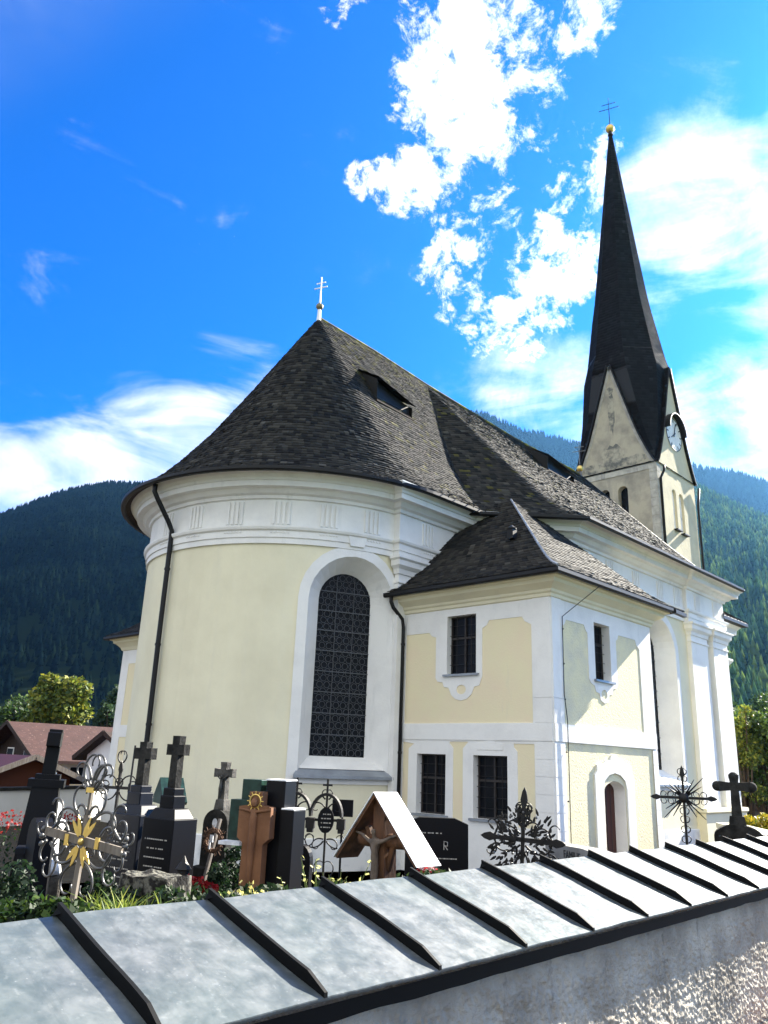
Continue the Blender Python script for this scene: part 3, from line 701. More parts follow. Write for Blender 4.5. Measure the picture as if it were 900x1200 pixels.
_sq = np.r_[0, np.cumsum([math.dist((SQ[i][0]*3.3, SQ[i][1]*2.9), (SQ[i+1][0]*3.3, SQ[i+1][1]*2.9)) for i in range(4)])]; _sq /= _sq[-1]
def rows_sa(s):
    q = float(np.interp(s, _sq, [p[0] for p in SQ])); h = float(np.interp(s, _sq, [p[1] for p in SQ])); z = 3.78+2.95*h
    P0 = [(13.12, 12.5), (13.12, 10.2), (13.12, 7.93), (16, 7.93), (18.95, 7.93), (18.95, 10.6)]; P1 = [(16.55, 12.5), (16.55, 11.9), (16.55, 11.35), (16.57, 11.35), (16.6, 11.35), (16.6, 11.9)]
    return [(a[0]+(b[0]-a[0])*q, a[1]+(b[1]-a[1])*q, z) for a, b in zip(P0, P1)]
S3 = shingles(rows_sa, 4.5, .13, .15, .022, 11, ((.13, .12, .105), (.036, .038, .044)), twist=.8, snap=True)
roof3 = roof_part('sacristy_roof', church, [S3], SHING); b = MB(); under(b, rows_sa); part(b, 'roof_boarding', 'darkwood', roof3)
b = MB(); b.tube([(p[0], p[1], p[2]+.015) for p in [rows_sa(i/12)[2] for i in range(13)]], .03, 5); part(b, 'hip_capping', 'zinc', roof3)
b = MB(); b.box((14.6, 10.0, 5.1), (.16, .16, .22)); b.lathe([(.11, 0), (.11, .03), (.02, .1)], (14.6, 10.0, 5.22), 8); part(b, 'roof_vent', 'metal', roof3)
# north twin
ND = .75
mpE2 = lambda u, v, t: (13.65-t, 33.2+ND-u, v)
n = MB(); n.slab(rect(8.45, 12.5+ND, GZ, 3.45), [], mpE2, 0, 0); sweep(n, [(18, 25.5), (13.65, 25.5)], [(0, GZ), (0, 3.45)]); part(n, 'north_sacristy_wall', 'yellow')
n = MB(); n.slab(rect(8.45, 12.5+ND, GZ, 3.45), [rect(8.92, 12.3+ND, .83, 2.85)[::1], rect(8.92, 12.3+ND, -1.12, .45)], mpE2, 0, TW); part(n, 'wall_trim', 'white')
sweep(en := MB(), [(18, 25.5), (13.65, 25.5), (13.65, 20.6)], [(TW, 3.30), (.05, 3.32), (.09, 3.41), (.20, 3.52), (.28, 3.56), (.29, 3.63), (.38, 3.66), (.38, 3.72), (0, 3.72)]); part(en, 'cornice', 'cream')
gutter([(18, 25.5), (13.65, 25.5), (13.65, 20.6)], .43, 3.76, w=.11)
rows_sn = lambda s: [(x, 33.2+ND-y-(ND*0 if y < 12 else 0), z) for x, y, z in rows_sa(s)][::-1]
S4 = shingles(rows_sn, 4.5, .16, .2, .022, 13, DARK); roof4 = roof_part('north_sacristy_roof', church, [S4], SHING); b = MB(); under(b, rows_sn); part(b, 'roof_boarding', 'darkwood', roof4)

# pipes and wires
def pipe(pts, r=.05, name='drainpipe', clips=()):
    p = MB(); p.tube(pts, r, 10); o = part(p, name, 'metal', smooth=True)
    for c in clips: k = MB(); k.lathe([(r+.012, -.025), (r+.012, .025)], c, 10); part(k, 'pipe_clamp', 'metal', o)
a = R(181.0); cs = lambda r_, z: (CX+r_*math.cos(a), CY+r_*math.sin(a), z)
pipe([cs(4.82, 6.18), cs(4.82, 6.0), cs(4.72, 5.85), cs(4.32, 5.32), cs(4.22, 5.15), cs(4.22, 4.8), cs(4.22, 2.5), cs(4.20, 0), cs(4.20, GZ+.1)], .06, clips=[cs(4.22, 4.2), cs(4.22, 2.4), cs(4.2, .6), cs(4.2, -1.0)])
pipe([(13.18, 12.42, 3.68), (13.18, 12.42, 3.55), (13.24, 12.40, 3.42), (13.52, 12.36, 3.18), (13.56, 12.36, 3.0), (13.56, 12.36, GZ+.1)], .045, clips=[(13.56, 12.36, 2.6), (13.56, 12.36, .2), (13.56, 12.36, -1.0)])
w = MB(); w.tube([(14.75, 7.92, 3.66), (14.02, 8.40, 2.95), (14.02, 8.41, 1.4), (14.08, 8.39, .9), (14.08, 8.40, -1.9)], .009, 5)
for z in (2.7, 2.0, 1.3, .3, -.6): w.ball((14.03, 8.40, z), .018, 6)
part(w, 'lightning_conductor', 'metal')

# --- tower
TX, TY, TH = 35.0, 16.62, 2.08
tw = MB(); x0, x1, y0, y1 = TX-TH, TX+TH, TY-TH, TY+TH
gp = [(2.08, 13.62), (1.93, 13.80), (1.68, 14.30), (1.28, 15.25), (.98, 16.15), (.66, 17.2), (.28, 18.4), (.03, 19.25)]
gable = [(-g, z) for g, z in gp][::1]+[(g, z) for g, z in gp[::-1]]
tE = lambda u, v, t: (x0-t, TY+u, v); tS = lambda u, v, t: (TX+u, y0-t, v); tWm = lambda u, v, t: (x1+t, TY+u, v); tN = lambda u, v, t: (TX+u, y1+t, v)
facepoly = [(-TH, GZ), (TH, GZ)]+[(g, z) for g, z in gp]+[(-g, z) for g, z in gp[::-1]]
we1 = arch(-.36, .25, 10.9, 12.80, 10); we2 = arch(.56, .25, 10.9, 12.80, 10)
ws1 = arch(-.37, .22, 10.78, 12.75, 10); ws2 = arch(.40, .25, 10.72, 12.72, 10)
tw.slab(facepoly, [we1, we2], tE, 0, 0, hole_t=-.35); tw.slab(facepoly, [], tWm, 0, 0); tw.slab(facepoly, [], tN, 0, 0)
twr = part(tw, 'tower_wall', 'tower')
t2 = MB(); t2.slab(facepoly, [ws1, ws2], tS, 0, 0, hole_t=-.12); part(t2, 'tower_wall', pmat('tower plaster lightened for sun', (.60, .54, .38), .95, .1, col2=(.50, .45, .33), nscale=1.2, bump=.012, bscale=7, streak=((.42, .40, .34), 2, .62, .85)))  # same plaster lightened, sun on the south face put into the colour
g = MB(); g.slab(we1, [], tE, -.34, -.33); g.slab(we2, [], tE, -.34, -.33); part(g, 'belfry_window', 'glass')
g = MB(); g.slab(ws1, [], tS, -.13, -.118); g.slab(ws2, [], tS, -.13, -.118); nch = part(g, 'blind_arch', 'stain')
g = MB(); g.box((TX-.37, y0-.08, 10.72), (.56, .22, .06)); g.box((TX+.40, y0-.08, 10.66), (.60, .22, .06)); part(g, 'ledge', 'metal', nch)
g = MB(); g.slab(rect(-TH+.02, TH-.02, 13.36, 13.62), [], tE, 0, .03)
inner = [(q_[0]*.90, q_[1]-.14) for q_ in [(-g_, z_) for g_, z_ in gp]+[(g_, z_) for g_, z_ in gp[::-1]]]
edg = pmat('weathered pale edging', (.50, .48, .42), .95, .1, col2=(.32, .31, .28), nscale=3, streak=((.22, .215, .20), 4, .55, .75)); part(g, 'string_course', edg)
g = MB(); g.slab([(-g_, z_) for g_, z_ in gp][::-1]+[(-g_+.13, max(z_-.05, 13.63)) for g_, z_ in gp], [], tE, 0, .02); g.slab([(g_, z_) for g_, z_ in gp][::-1]+[(g_-.13, max(z_-.05, 13.63)) for g_, z_ in gp], [], tE, 0, .02)
part(g, 'gable_edging', edg)
g = MB()
for z in np.arange(9, 13.3, .42):
    for fn in (tE, tS):
        s_ = -1
        g.slab(rect(-TH, -TH+.36, z, z+.405), [], fn, 0, .018)
part(g, 'tower_quoins', edg)
stm = pmat('grey weather stain', (.14, .14, .13), .95, .1, col2=(.40, .37, .29), nscale=2.6, nlo=.40, nhi=.58, bump=.006, bscale=9)
g = MB()
def blob(cx, cz, rx, rz, sd_, n=22):
    rg = random.Random(sd_); return [(cx+rx*(.75+.35*rg.random())*math.cos(2*PI*i/n), cz+rz*(.75+.35*rg.random())*math.sin(2*PI*i/n)) for i in range(n)]
for b_ in ((.1, 14.35, .62, .75, 1), (0, 16.7, .18, 1.1, 2), (.05, 17.9, .22, .2, 3), (-.9, 14.0, .8, .26, 4), (1.0, 14.0, .75, .26, 5)): g.slab(blob(*b_), [], tE, 0, .004+b_[4]*.0012)
part(g, 'weather_stain', stm, twr)
# spire: eight sides above, widening over the four corners between the gables
def spb(z): return float(np.interp(z, [13.4, 19.2, 20.2, 24, 27, 30.5, 35.2], [2.05, 2.0, 1.80, 1.26, .93, .56, .07]))
def spd(z): return float(np.interp(z, [13.4, 14.2, 15.2, 16.6, 19.2, 20.2, 24, 27, 30.5, 35.2], [3.12, 2.86, 2.62, 2.38, 2.05, 1.80, 1.26, .93, .56, .07]))
SPX, SPY = -.08, .12
def rows_sp(s):
    z = 13.42+(35.2-13.42)*s; b_, d_ = spb(z), spd(z); b_ = min(b_, d_); e = max(.0, min(b_, math.sqrt(2)*d_-b_)); e = min(e, b_)
    k = min(1, max(0, (z-17)/6)); ox, oy = TX+SPX*k, TY+SPY*k
    pts = [(-b_, e), (-b_, -e), (-e, -b_), (e, -b_), (b_, -e), (b_, e), (e, b_), (-e, b_), (-b_, e)]
    return [(ox+p[0], oy+p[1], z) for p in pts]
S5 = shingles(rows_sp, 21.8, .17, .2, .009, 17, ((.034, .034, .04), (.018, .018, .023)), twist=.1, snap=True)
SPM = attr_mat('dark spire shingles', .7, .15); spire = roof_part('spire', church, [S5], SPM); b = MB(); under(b, rows_sp, 40, .02); part(b, 'roof_boarding', 'metal', spire)
for ax in (0, 1):
    sets = []; bb = MB()
    for sg in (-1, 1):
        def rg_(s, sg=sg, ax=ax):
            i = s*(len(gp)-1); k = min(int(i), len(gp)-2); f = i-k
            g_ = gp[k][0]+(gp[k+1][0]-gp[k][0])*f+.05; z_ = gp[k][1]+(gp[k+1][1]-gp[k][1])*f+.04
            e = TH+.13
            return [(TX-e, TY+sg*g_, z_), (TX+e, TY+sg*g_, z_)] if ax == 0 else [(TX+sg*g_, TY-e, z_), (TX+sg*g_, TY+e, z_)]
        sets.append(shingles(rg_, 6.1, .17, .2, .015, 19+ax+sg, ((.034, .034, .04), (.02, .02, .024)))); under(bb, rg_, 14, .015)
        for e in (-1, 1):
            a_ = [rg_(i/14)[0 if e < 0 else 1] for i in range(15)]; bb.tube([(p[0], p[1], p[2]-.03) for p in a_], .035, 5)
    gr = roof_part('gable_roof', church, sets, SPM); part(bb, 'roof_boarding', 'metal', gr)
k_ = 1; finial(TX+SPX, TY+SPY, 35.15, 2.0, .25, False, .55, 'iron', bz=.25)
# clock on the south face under a half-round hood
cc = MB(); cp = [(.10+.86*math.cos(2*PI*i/32), 15.72+.86*math.sin(2*PI*i/32)) for i in range(32)]; cc.slab(cp, [], tS, 0, .03); ck = part(cc, 'clock', 'clockface')
cm = MB()
for i in range(12):
    a_ = 2*PI*i/12; c_, s_ = math.cos(a_), math.sin(a_)
    p_ = lambda r_, w_: (.10+r_*c_-w_*s_, 15.72+r_*s_+w_*c_)
    cm.slab([p_(.62, -.03), p_(.78, -.03), p_(.78, .03), p_(.62, .03)], [], tS, .03, .04)
cm.slab([p for p in cp], [[(.10+(q_[0]-.10)*.95, 15.72+(q_[1]-15.72)*.95) for q_ in cp]], tS, .02, .04)
part(cm, 'dial_marks', 'metal', ck)
ch_ = MB()
for a_, L_ in ((R(70), .66), (R(215), .46)):
    c_, s_ = math.cos(a_), math.sin(a_); p_ = lambda r_, w_: (.10+r_*c_-w_*s_, 15.72+r_*s_+w_*c_); ch_.slab([p_(-.15, -.03), p_(L_, -.02), p_(L_, .02), p_(-.15, .03)], [], tS, .05, .06)
part(ch_, 'clock_hand', 'metal', ck)
ho = MB(); n_ = 20; ring = [[(TX+.10+r_*math.cos(PI*i/n_), y0-t_, 15.80+r_*math.sin(PI*i/n_)) for i in range(n_+1)] for r_, t_ in ((.90, 0), (.90, .30), (.95, .30), (.95, 0))]
for A_, B_ in zip(ring, ring[1:]): ho.add(A_+B_, [(i, i+1, n_+2+i, n_+1+i) for i in range(n_)])
part(ho, 'clock_hood', 'metal', ck)
pipe([(x0+.15, y0-.30, 13.45), (x0+.15, y0-.28, 13.2), (x0+.22, y0-.07, 12.9), (x0+.22, y0-.07, 8)], .06)
pipe([(x1+.22, y0-.15, 13.5), (x1+.15, y0-.08, 12.6), (x1+.12, y0-.08, 12.3), (x1+.12, y0-.08, 6)], .06)

# ================================================================== SETTING
WA = R(1.66); WD = Vector((math.cos(WA), math.sin(WA), -.0045)); WNv = Vector((math.sin(WA), -math.cos(WA), 0)); W0 = Vector((1.353, 2.722, -.52))
def wp_(i, b=0.0, dz=0.0): return W0+WD*(i)+WNv*b+Vector((0, 0, dz))       # along (m), towards the street (m), up (m)
g = MB(); yb = lambda x, o: (W0+WD*x+WNv*o)
# ground sheets: churchyard, street
g.add([tuple(yb(-40, .3).xy)+(GZ,), tuple(yb(120, .3).xy)+(GZ,), (160, 300, GZ), (-200, 300, GZ), (-200, 3, GZ)], [(0, 1, 2, 3, 4)])
o = tag(g.build('churchyard_ground', 'soil'), kind='structure')
g = MB(); g.add([(-6000, -6000, -9), (6000, -6000, -9), (6000, 6000, -9), (-6000, 6000, -9)], [(0, 1, 2, 3)])
tag(g.build('ground', pmat('valley meadow', (.07, .12, .03), .95, .1, col2=(.05, .09, .03), nscale=.02)), kind='structure')
g = MB(); A = yb(-30, .60); B = yb(60, .60); g.add([(A.x, A.y, -1.62), (A.x, -14, -1.62), (B.x, -14, -1.62), (B.x, B.y, -1.62)], [(0, 1, 2, 3)])
g.add([(A.x, -14, -1.62), (A.x, -14, -9), (B.x, -14, -9), (B.x, -14, -1.62)], [(0, 1, 2, 3)])
tag(g.build('street', 'asphalt'), kind='structure')
# gravel path along the church
g = MB(); g.add([(-6, 9.5, GZ+.004), (40, 5.2, GZ+.004), (40, 6.6, GZ+.004), (9.5, 8, GZ+.004), (6, 14, GZ+.004), (0, 16, GZ+.004)], [(0, 1, 2, 3, 4, 5)])
tag(g.build('path', pmat('gravel', (.34, .33, .30), .95, .1, col2=(.22, .21, .20), nscale=30, bump=.01, bscale=60)), kind='structure')

# ------------------------------------------------------------------ the near boundary wall and its sheet-metal coping
bw = thing('boundary_wall', 'long roughcast boundary wall in the foreground with a sloping grey metal coping crossed by standing seams', 'wall', (3, 2.4, GZ))
def zmetal(T, tc, c, b):
    n1 = T.noise(tc, 9.5, 7, .66, .3); n2 = T.noise(tc, 38, 4, .6)
    f = T.ramp(n1, [(.38, (.085, .098, .10)), (.50, (.115, .127, .129)), (.62, (.15, .16, .162))])
    s = T.ramp(n2, [(.60, 0.0), (.72, 1.0)])
    c2 = T.mix(T.math('MULTIPLY', s, .4), f, (.26, .27, .27))
    mp = T.n('ShaderNodeMapping'); T.t.links.new(tc, mp.inputs[0]); mp.inputs['Scale'].default_value = (6, .7, .7)
    st_ = T.ramp(T.noise(mp.outputs[0], 4, 6, .7), [(.54, 0.0), (.68, 1.0)]); c2 = T.mix(T.math('MULTIPLY', st_, .35), c2, (.045, .05, .05))
    sp_ = T.n('ShaderNodeTexVoronoi', Scale=26.0); T.t.links.new(tc, sp_.inputs['Vector']); w_ = T.ramp(sp_.outputs['Distance'], [(.03, 1.0), (.10, 0.0)]); w_ = T.math('MULTIPLY', w_, T.ramp(T.noise(tc, 4.1, 3, .5), [(.50, 0.0), (.56, 1.0)])); c2 = T.mix(T.math('MULTIPLY', w_, .4), c2, (.4, .4, .39))
    g_ = T.ramp(T.noise(tc, 1.3, 4, .5), [(.45, 0.0), (.7, 1.0)])
    c3 = T.mix(T.math('MULTIPLY', g_, .35), c2, (.07, .11, .095))
    T.t.links.new(T.range(n1, .3, .7, .34, .48), b.inputs['Roughness'])
    return c3
M['coping'] = pmat('patinated sheet coping', (.34, .37, .38), .6, .5, .25, bump=.006, bscale=7, bdetail=3, extra=zmetal)
M['seam'] = pmat('sheet metal in painted shade', (.005, .0055, .006), .6, .08)  # near-black colour carries the shade on the seams and under the lip
BW, BD = .6486, .2055
c = MB(); nx = 260; nb = 9; rg = random.Random(3); V = []
for i in range(nx+1):
    x = -6.0+i*(26/nx)
    for j in range(nb+1):
        u = j/nb; w = noise.noise(Vector((x*2.3, u*2, 0)))*.006+noise.noise(Vector((x*6, u*4, 3)))*.003
        ed = noise.noise(Vector((x*1.7, 9, 0)))*.012 if j == nb else 0
        V.append(tuple(wp_(x, BW*u+ed, -BD*u+w)))
c.add(V, [(i*(nb+1)+j, (i+1)*(nb+1)+j, (i+1)*(nb+1)+j+1, i*(nb+1)+j+1) for i in range(nx) for j in range(nb)])
fr = [V[i*(nb+1)+nb] for i in range(nx+1)]; f2 = [(p[0]+WNv.x*.002, p[1]+WNv.y*.002, p[2]-.012) for p in fr]; f3 = [(p[0]-WNv.x*.05, p[1]-WNv.y*.05, p[2]) for p in f2]
c.add(fr+f2+f3, [(i, i+1, nx+2+i, nx+1+i) for i in range(nx)]+[(nx+1+i, nx+2+i, 2*nx+3+i, 2*nx+2+i) for i in range(nx)])
bk = [V[i*(nb+1)] for i in range(nx+1)]; b2 = [(p[0], p[1], p[2]-.08) for p in bk]; c.add(bk+b2, [(i, i+1, nx+2+i, nx+1+i) for i in range(nx)])
cop = c.build('coping', M['coping'], bw, smooth=True)
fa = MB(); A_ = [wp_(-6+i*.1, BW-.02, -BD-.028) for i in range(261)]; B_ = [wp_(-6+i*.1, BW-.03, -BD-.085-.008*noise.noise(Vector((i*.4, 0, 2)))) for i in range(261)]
fa.add(A_+B_, [(i, i+1, 262+i, 261+i) for i in range(260)]); fa.build('drip_shade_strip', 'seam', bw)  # dark strip standing in for the shadow under the coping lip
SEAM = .6
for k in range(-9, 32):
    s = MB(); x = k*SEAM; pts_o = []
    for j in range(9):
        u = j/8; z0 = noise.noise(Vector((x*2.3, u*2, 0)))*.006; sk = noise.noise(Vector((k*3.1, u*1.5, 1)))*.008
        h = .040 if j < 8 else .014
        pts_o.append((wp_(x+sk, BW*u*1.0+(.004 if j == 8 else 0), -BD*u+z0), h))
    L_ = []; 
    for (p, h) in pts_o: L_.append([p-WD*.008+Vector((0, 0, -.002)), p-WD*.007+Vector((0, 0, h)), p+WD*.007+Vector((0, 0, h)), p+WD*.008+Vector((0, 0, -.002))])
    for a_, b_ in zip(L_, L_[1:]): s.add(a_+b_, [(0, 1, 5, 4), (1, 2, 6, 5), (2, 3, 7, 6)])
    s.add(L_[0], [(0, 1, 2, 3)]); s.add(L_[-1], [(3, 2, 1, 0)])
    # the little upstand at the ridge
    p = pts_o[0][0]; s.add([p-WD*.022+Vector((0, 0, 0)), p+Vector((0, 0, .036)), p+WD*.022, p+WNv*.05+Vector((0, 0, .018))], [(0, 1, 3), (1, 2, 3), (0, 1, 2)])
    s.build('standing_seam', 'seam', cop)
def rough(T, tc, c, b):
    n1 = T.noise(tc, 1.8, 6, .65); f = T.ramp(n1, [(.35, (.26, .235, .195)), (.5, (.41, .375, .315)), (.66, (.55, .51, .43))])
    mp = T.n('ShaderNodeMapping'); T.t.links.new(tc, mp.inputs[0]); mp.inputs['Scale'].default_value = (1, 1, .12)
    s = T.ramp(T.noise(mp.outputs[0], 5, 5, .7), [(.60, 0.0), (.72, .75)])
    return T.mix(s, f, (.06, .05, .04))
M['roughcast'] = pmat('weathered roughcast', (.4, .38, .35), .95, .1, bump=.022, bscale=46, bdetail=6, extra=rough)
# real roughcast relief: a displaced grid
nx, nz = 1300, 110; X = np.linspace(1.0, 13.0, nx+1); Z = np.linspace(0, 1, nz+1)
V = np.zeros(((nx+1), (nz+1), 3)); rgn = np.random.default_rng(5)
rel = rgn.normal(size=(nx+1, nz+1)); k_ = np.array([.2, .6, .2])
for ax in (0, 1): rel = np.apply_along_axis(lambda v: np.convolve(v, k_, 'same'), ax, rel)
big = rgn.normal(size=(nx//12+3, nz//6+3)); bi = np.kron(big, np.ones((12, 6)))[:nx+1, :nz+1]
for ax in (0, 1): bi = np.apply_along_axis(lambda v: np.convolve(v, np.ones(9)/9, 'same'), ax, bi)
off = BW-.092+rel*.0075+bi*.003
for i, x in enumerate(X):
    top = wp_(x, 0, -BD-.03)
    V[i, :, 0] = top.x+WNv.x*off[i]; V[i, :, 1] = top.y+WNv.y*off[i]; V[i, :, 2] = top.z-(top.z-(-1.62))*Z
idx = np.arange((nx+1)*(nz+1)).reshape(nx+1, nz+1)
F = np.stack([idx[:-1, :-1], idx[:-1, 1:], idx[1:, 1:], idx[1:, :-1]], -1).reshape(-1, 4)
fast_mesh('masonry', V.reshape(-1, 3), F, M['roughcast'], None, bw)
s = MB()
for (xa, xb) in ((-6.2, 1.0), (13.0, 60)):
    P = [wp_(xa, BW-.08, -BD-.03), wp_(xb, BW-.08, -BD-.03)]; s.add([P[0], P[1], (P[1].x, P[1].y, GZ), (P[0].x, P[0].y, GZ)], [(0, 1, 2, 3)])
P = [wp_(-6.2, .06, -.06), wp_(60, .06, -.06)]; s.add([P[0], P[1], (P[1].x, P[1].y, GZ), (P[0].x, P[0].y, GZ)], [(0, 1, 2, 3)])
P2 = [wp_(-6.2, BW-.08, -BD-.032), wp_(60, BW-.08, -BD-.032)]; s.add([P[0], P[1], P2[1], P2[0]], [(0, 1, 2, 3)])
s.build('masonry_core', M['roughcast'], bw)
s = MB(); rg = random.Random(8); lastx = 1.2
V_ = []
for i in range(90):
    x = 1.2+i*.1; V_.append((wp_(x, BW-.055+rg.random()*.008, -BD-.045), wp_(x, BW-.050+rg.random()*.008, -BD-.075-rg.random()*.012)))
for a_, b_ in zip(V_, V_[1:]):
    if rg.random() < .93: s.add([a_[0], b_[0], b_[1], a_[1]], [(0, 1, 2, 3)])
s.build('mortar_strip', 'white', bw)
lm = MB()
for i in range(700):
    x = 4.4+rg.random()*3.0; p = wp_(x, BW+rg.random()**1.5*.35-.05, 0); z = -1.617+rg.random()*.02; a_ = rg.random()*6.28; s_ = .018+.02*rg.random()
    lm.add([(p.x+s_*math.cos(a_+k*PI/2)*(1 if k % 2 else .6), p.y+s_*math.sin(a_+k*PI/2)*(1 if k % 2 else .6), z+rg.random()*.012) for k in range(4)], [(0, 1, 2, 3)])
tag(lm.build('fallen_leaves', 'leafmould'), 'orange brown fallen leaves along the foot of the near wall', 'leaves', kind='stuff')

# ------------------------------------------------------------------ mountains
def interp_sky(px, pts):
    return float(np.interp(px, [p[0] for p in pts], [p[1] for p in pts]))
def conifers(P, h, w, cols, rg):
    n = len(P); k = 5; tiers = 3; V = []; F = []; C = []
    ang = rg.random(n)*6.28; colb = np.array(cols)[rg.integers(0, len(cols), n)]*(.65+.7*rg.random((n, 1)))
    o = 0
    for t in range(tiers):
        zb = h*(.08+.27*t); zt = h*min(1.0, .08+.27*t+.45) if t < tiers-1 else h; r_ = w*.5*(1-.28*t)
        base = np.zeros((n, k+1, 3))
        for j in range(k):
            rr = r_*(.75+.5*rg.random(n)); base[:, j, 0] = P[:, 0]+rr*np.cos(ang+2*PI*j/k+t); base[:, j, 1] = P[:, 1]+rr*np.sin(ang+2*PI*j/k+t); base[:, j, 2] = P[:, 2]+zb-rr*.25
        base[:, k, :2] = P[:, :2]; base[:, k, 2] = P[:, 2]+zt
        idx = o+np.arange(n)[:, None]*(k+1)
        for j in range(k): F.append(np.stack([idx[:, 0]+j, idx[:, 0]+(j+1) % k, idx[:, 0]+k], 1))
        V.append(base.reshape(-1, 3)); C.append(np.repeat(colb*(.8+.25*t), k+1, axis=0)); o += n*(k+1)
    return np.concatenate(V), np.concatenate(F), np.concatenate(C)
def mountain(name, sky, Dr, Df, zf, px0, px1, ntree, th, cols, seed, power=1.0, rough_=.05, t0=0.0, extra_back=.35, gul=0.0, leafy=None):
    rg = np.random.default_rng(seed); na, nt = 150, 40
    pxs = np.linspace(px0, px1, na+1); G = np.zeros((na+1, nt+5, 3))
    azs = []; zrs = []
    for px in pxs:
        py = interp_sky(px, sky); d = ray(px, py); hh = math.hypot(d.x, d.y); azs.append(math.atan2(d.y, d.x)); zrs.append(d.z/hh*Dr)
    azs = np.array(azs); zrs = np.array(zrs)
    def surf(a, t):
        zr = np.interp(-a, -azs, zrs); D = Df+(Dr-Df)*t
        x, y = D*np.cos(a), D*np.sin(a)
        g_ = np.array([noise.fractal(Vector((x_/Dr*14, y_/Dr*14, seed)), .9, 2.1, 4) for x_, y_ in zip(np.atleast_1d(x), np.atleast_1d(y))])
        rid = np.array([noise.noise(Vector((a_*22, seed*1.3, t_*.8))) for a_, t_ in zip(np.atleast_1d(a), np.atleast_1d(t))])
        z = zf+(zr-zf)*np.power(t, power)+(g_*rough_*Dr*.25+rid*gul*Dr*.1)*np.sin(np.clip(t, 0, 1)*PI)
        return np.stack([np.atleast_1d(x), np.atleast_1d(y), z], 1)
    for j in range(nt+1): G[:, j] = surf(azs, np.full(na+1, j/nt))
    for j in range(1, 5):
        t = 1+extra_back*j/4; D = Df+(Dr-Df)*t
        G[:, nt+j, 0] = D*np.cos(azs); G[:, nt+j, 1] = D*np.sin(azs); G[:, nt+j, 2] = zrs+(zf-zrs)*(j/4)**1.3
    idx = np.arange((na+1)*(nt+5)).reshape(na+1, nt+5); F = np.stack([idx[:-1, :-1], idx[1:, :-1], idx[1:, 1:], idx[:-1, 1:]], -1).reshape(-1, 4)
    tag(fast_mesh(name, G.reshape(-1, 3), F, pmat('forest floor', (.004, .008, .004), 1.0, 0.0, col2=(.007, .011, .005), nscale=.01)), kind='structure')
    t = t0+(1.0-t0)*np.sqrt(rg.random(ntree)); a = azs[0]+(azs[-1]-azs[0])*rg.random(ntree)
    # a dense line of trees on the crest
    ncr = int(ntree*.05); t[:ncr] = .985+.02*rg.random(ncr)
    keep = np.array([noise.noise(Vector((a_*60, t_*9, seed+4))) for a_, t_ in zip(a, t)]) > -.33-.4*rg.random(ntree)
    keep[:ncr] = True; t, a = t[keep], a[keep]; ntree = len(t)
    P = surf(a, t); h = th*(.55+.75*rg.random(ntree)**1.3); P[:, 2] -= th*.1
    V, F, C = conifers(P, h, h*(.30+.16*rg.random(ntree)+.30*(rg.random(ntree) < .22)), cols, rg)
    fo = fast_mesh(name.replace('hill', 'forest').replace('mountain', 'forest')+'', V, F, CONIFER, C)
    return fo
DKC = [(.0014, .0032, .0034), (.001, .0025, .003), (.0022, .0045, .003)]  # near-black greens; the left hill's shade is put into the tree colour
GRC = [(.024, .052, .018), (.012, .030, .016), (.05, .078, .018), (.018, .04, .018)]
skyL = [(-400, 640), (-150, 640), (-60, 625), (0, 600), (30, 588), (60, 577), (80, 571), (105, 566), (130, 562), (165, 564), (200, 556), (300, 540), (420, 530), (470, 560)]; skyL = [(a_, b_+9) for a_, b_ in skyL]
f1 = mountain('wooded_hill', skyL, 1500, 520, -8, -400, 470, 42000, 15, DKC, 3, .85, .06)
tag(f1, 'dark shaded conifer forest covering the hill left of the church', 'forest', kind='stuff')
skyM = [(380, 470), (480, 475), (560, 487), (583, 496), (610, 508), (640, 514), (665, 521), (700, 530), (800, 548), (820, 552), (860, 558), (900, 570), (960, 580), (1100, 610), (1300, 700)]
f2 = mountain('far_mountain', skyM, 2100, 900, -5, 380, 1300, 16000, 22, DKC, 5, 1.0, .04, t0=.3)
tag(f2, 'hazy blue forest on the far mountain behind the spire', 'forest', kind='stuff')
skyR = [(500, 700), (640, 640), (760, 590), (815, 572), (850, 590), (880, 604), (900, 612), (960, 640), (1100, 700), (1300, 780)]
f3 = mountain('mountain_slope', skyR, 1150, 260, -6, 640, 1250, 36000, 12, GRC, 9, 1.15, .07, gul=.22)
tag(f3, 'green wooded slope right of the nave with sunlit treetops', 'forest', kind='stuff')

